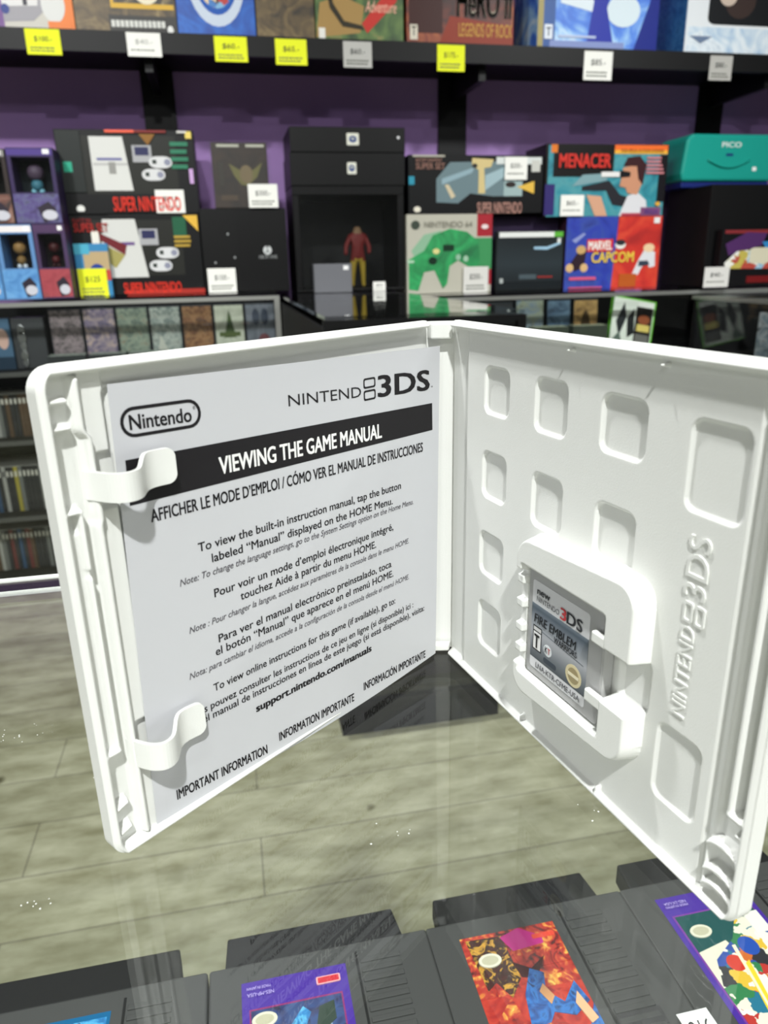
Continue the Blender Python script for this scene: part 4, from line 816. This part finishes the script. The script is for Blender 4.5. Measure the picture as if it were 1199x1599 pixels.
# ------------------------------------------------------------------ grey game cartridges on the glass shelf
CZ = .753
CG = mat('#474747', .5); CG_SHADE = mat('#1c1c1d', .6)  # second tone: same plastic darkened to stand for shade in lower parts
def cartridge(label, x0, art, txt, extra=None, cy=.307):
    t = thing('game_cartridge', label, 'game cartridge', (x0, cy, CZ), 0, 'grey game cartridges')
    mb = MB()
    mb.prism([(0, -.114), (.119, -.114), (.119, -.001), (.1185, 0), (.0005, 0), (0, -.001)], 0, .017, CG)
    mb.build('body', t, bevel=.0012)
    MB().prism([(.008, .0003), (.106, .0003), (.1035, .0195), (.0095, .0195)], .0012, .0152, CG_SHADE).build('connector_end', t, bevel=.001)  # shade on the stepped-down end is put into its darker colour
    rb = MB()
    for k in range(13): rb.box((.0795, -.0135 - k * .0056, .0168), (.1015, -.0105 - k * .0056, .0178), CG)
    rb.build('grip_ribs', t, bevel=.0004)
    gr = MB(); gr.box((.0772, -.105, .01695), (.0785, -.006, .0174), CG_SHADE); gr.build('groove_shade', t)  # raised dark strip; the groove's shade is only painted
    lb = MB(); X0, X1, Y1, Y0 = .0165, .0715, -.0115, -.108; W, H = X1 - X0, Y1 - Y0
    for i, (c, pts) in enumerate(art):
        mm = c if not isinstance(c, str) else mat(c, .35)
        if len(pts) == 4 and not isinstance(pts[0], tuple): a, b, c_, d = pts; pts = [(a, b), (c_, b), (c_, d), (a, d)]
        lb.prism([(X0 + W * a, Y0 + H * b) for a, b in pts], .0169, .01715 + .00006 * i, mm)
    L_ = lb.build('label', t)
    tb = MB(); zz = .0174 + .00006 * len(art)
    for s, a, b, base, cap, c, bold, flip in txt:
        if flip: put_text(tb, s, lambda tx, ty: (X0 + W * (b - (b - a) * tx), Y0 + H * (base - cap * ty), zz), mat(c, .5), bold, 0, (0, 0, 2e-5))
        else: put_text(tb, s, lambda tx, ty: (X0 + W * (a + (b - a) * tx), Y0 + H * (base + cap * ty), zz), mat(c, .5), bold, 0, (0, 0, 2e-5))
    if txt: o = tb.build('label_lettering', L_)
    if extra: extra(t)
    return t
seal = lambda x, y: [('#d9d5c2', ellipse(x, y, .115, .042, 22)), ('#bdb89f', ellipse(x, y, .085, .028, 18))]
pill = lambda x0, y0, x1, y1: [('#e8a6ac', rrect(x0, y0, x1, y1, .011)), ('#c8323c', rrect(x0 + .015, y0 + .006, x1 - .015, y1 - .006, .006))]
c_pur = '#4a2f96'
c_f1 = collage('art_fire', ['#2a1212', '#6e1a1a', '#a82a20', '#b8382a', '#d9853a', '#e8c25a'], 130); c_f2 = collage('art_crimson', ['#7a1418', '#a8241f', '#c33a28', '#8c1a20'], 90)
c_f3 = collage('art_cobalt', ['#142a58', '#1f4f96', '#2f74c0', '#16305f'], 110); c_f4 = collage('art_night', ['#121638', '#1f2f66', '#27467e', '#172048'], 80)
c_f5 = collage('art_toybox', ['#2b4a9c', '#e2ddcc', '#b8322c', '#1f6f8c', '#eae6da', '#2a2a30', '#dcb43a', '#2f7a4a', '#e2ddcc', '#c8682c'], 110, kind='vor', distort=.02)
c_f6 = collage('art_aqua', ['#0e4f86', '#1c7cbc', '#58b2df', '#174e84'], 120)
cartridge('grey game cartridge with bright blue label, leftmost below the glass', -.158, [('#15608f', (0, 0, 1, 1)), (c_f6, (.03, .0, .97, .97))], [])
cartridge('grey game cartridge with purple-bordered label, second from the left below the glass', -.038,
          [(c_pur, (0, 0, 1, 1)), ('#8a2f6a', (.065, .0, .93, .84)), (c_f4, (.08, .0, .915, .83)), (collage('art_orange', ['#7a2f16', '#c5622a', '#e59a55', '#f0c58a'], 130), [(.1, .5), (.18, .62), (.36, .68), (.42, .6), (.36, .5), (.44, .4), (.3, .3), (.1, .3)]), (c_f6, [(.36, .66), (.55, .8), (.62, .76), (.5, .62)]), ('#9fb4cf', [(.66, .5), (.74, .72), (.8, .72), (.78, .56), (.9, .44), (.8, .42)]), ('#3f6fc0', ellipse(.78, .5, .1, .06)), ('#2f3f36', [(.62, .6), (.7, .78), (.84, .8), (.84, .7)])] + seal(.20, .77) + pill(.70, .9, .93, .945),
          [('NES-MP-USA', .05, .30, .925, .02, '#b9a8e6', .01, True), ('MADE IN JAPAN', .05, .27, .96, .016, '#b9a8e6', .01, True)])
def x3(t):
    MB().box((.079, -.079, .0166), (.103, -.070, .0176), mat('#3c3b3d', .7)).build('arrow_recess_shade', t)  # raised darker pad that paints in the shade of a recess
    s = MB().prism([(.108, -.0765), (.1245, -.0765), (.125, -.095), (.1085, -.095)], .01755, .0178, WHITE).build('price_sticker', t)
    q = MB(); put_text(q, '916', lambda tx, ty: (.1105 + .011 * tx, -.0885 + .007 * ty, .0180), INK, .0, .15); q.build('handwriting', s)
cartridge('grey game cartridge with fiery red label, third from the left below the glass', .081,
          [(c_f2, (0, 0, 1, 1)), (c_f1, (.0, .62, 1, 1)), (collage('art_flame_stripes', ['#1a0d0c', '#4a1712', '#1d0f0e', '#d09a35', '#2a120f'], 160), [(.05, .98), (.42, .97), (.45, .7), (.3, .6), (.2, .7), (.1, .66)]), ('#c22a86', [(.40, .96), (.62, 1), (.82, .92), (.8, .84), (.5, .84)]), ('#d94a3a', rrect(.72, .91, .96, .94, .012)), (c_f1, [(.45, .86), (.95, .88), (.98, .74), (.5, .74)]), ('#3a1014', [(.42, .8), (.58, .74), (.76, .8), (.6, .68), (.46, .7)]), (c_f3, [(.36, .42), (.42, .6), (.56, .74), (.68, .7), (.62, .6), (.75, .52), (.92, .62), (.98, .5), (.8, .44), (.62, .48), (.5, .4)]), (c_f1, [(.1, .5), (.28, .6), (.34, .46), (.2, .36), (.06, .38)]), (c_f1, ellipse(.55, .33, .22, .1)), (c_f3, [(.8, .3), (1, .48), (1, .24)]), ('#d49a6a', [(.56, .6), (.62, .64), (.68, .56), (.62, .52)]), ('#e0b088', [(.84, .5), (.9, .56), (.98, .4), (.9, .38)])] + seal(.22, .83),
          [('Way', .50, .97, .12, .1, '#f0d62c', .03, False)], x3)
cartridge('grey game cartridge with purple label and toy-coloured picture under the case corner', .200,
          [(c_pur, (0, 0, 1, 1)), ('#7a3a96', (.06, .0, .95, .87)), ('#1c4f50', (.08, .0, .94, .86)), ('#ddd8c6', [(.08, .62), (.42, .66), (.5, .5), (.08, .3)]), (c_f5, [(.08, .0), (.94, .0), (.94, .72), (.7, .8), (.5, .66), (.2, .56), (.08, .4)]), ('#2b50a8', ellipse(.6, .6, .1, .06)), ('#c93a2c', ellipse(.36, .52, .09, .05)), ('#e9e6dc', (.78, .66, .95, .8)), ('#e8c93a', [(.42, .5), (.5, .52), (.36, .1), (.28, .1)]), ('#fff3c4', [(.44, .62), (.475, .62), (.36, .2), (.34, .2)]), ('#f0eee6', ellipse(.66, .34, .14, .08)), ('#2f8a3f', ellipse(.5, .2, .14, .06))] + seal(.24, .74),
          [('NES-2X-USA', .05, .3, .955, .018, '#b9a8e6', .01, True), ('MADE IN JAPAN', .05, .3, .93, .016, '#b9a8e6', .01, True), ('2', .60, .94, .02, .14, '#1a1a1a', .09, False), ('2', .62, .92, .03, .12, '#f0c81e', .05, False)])
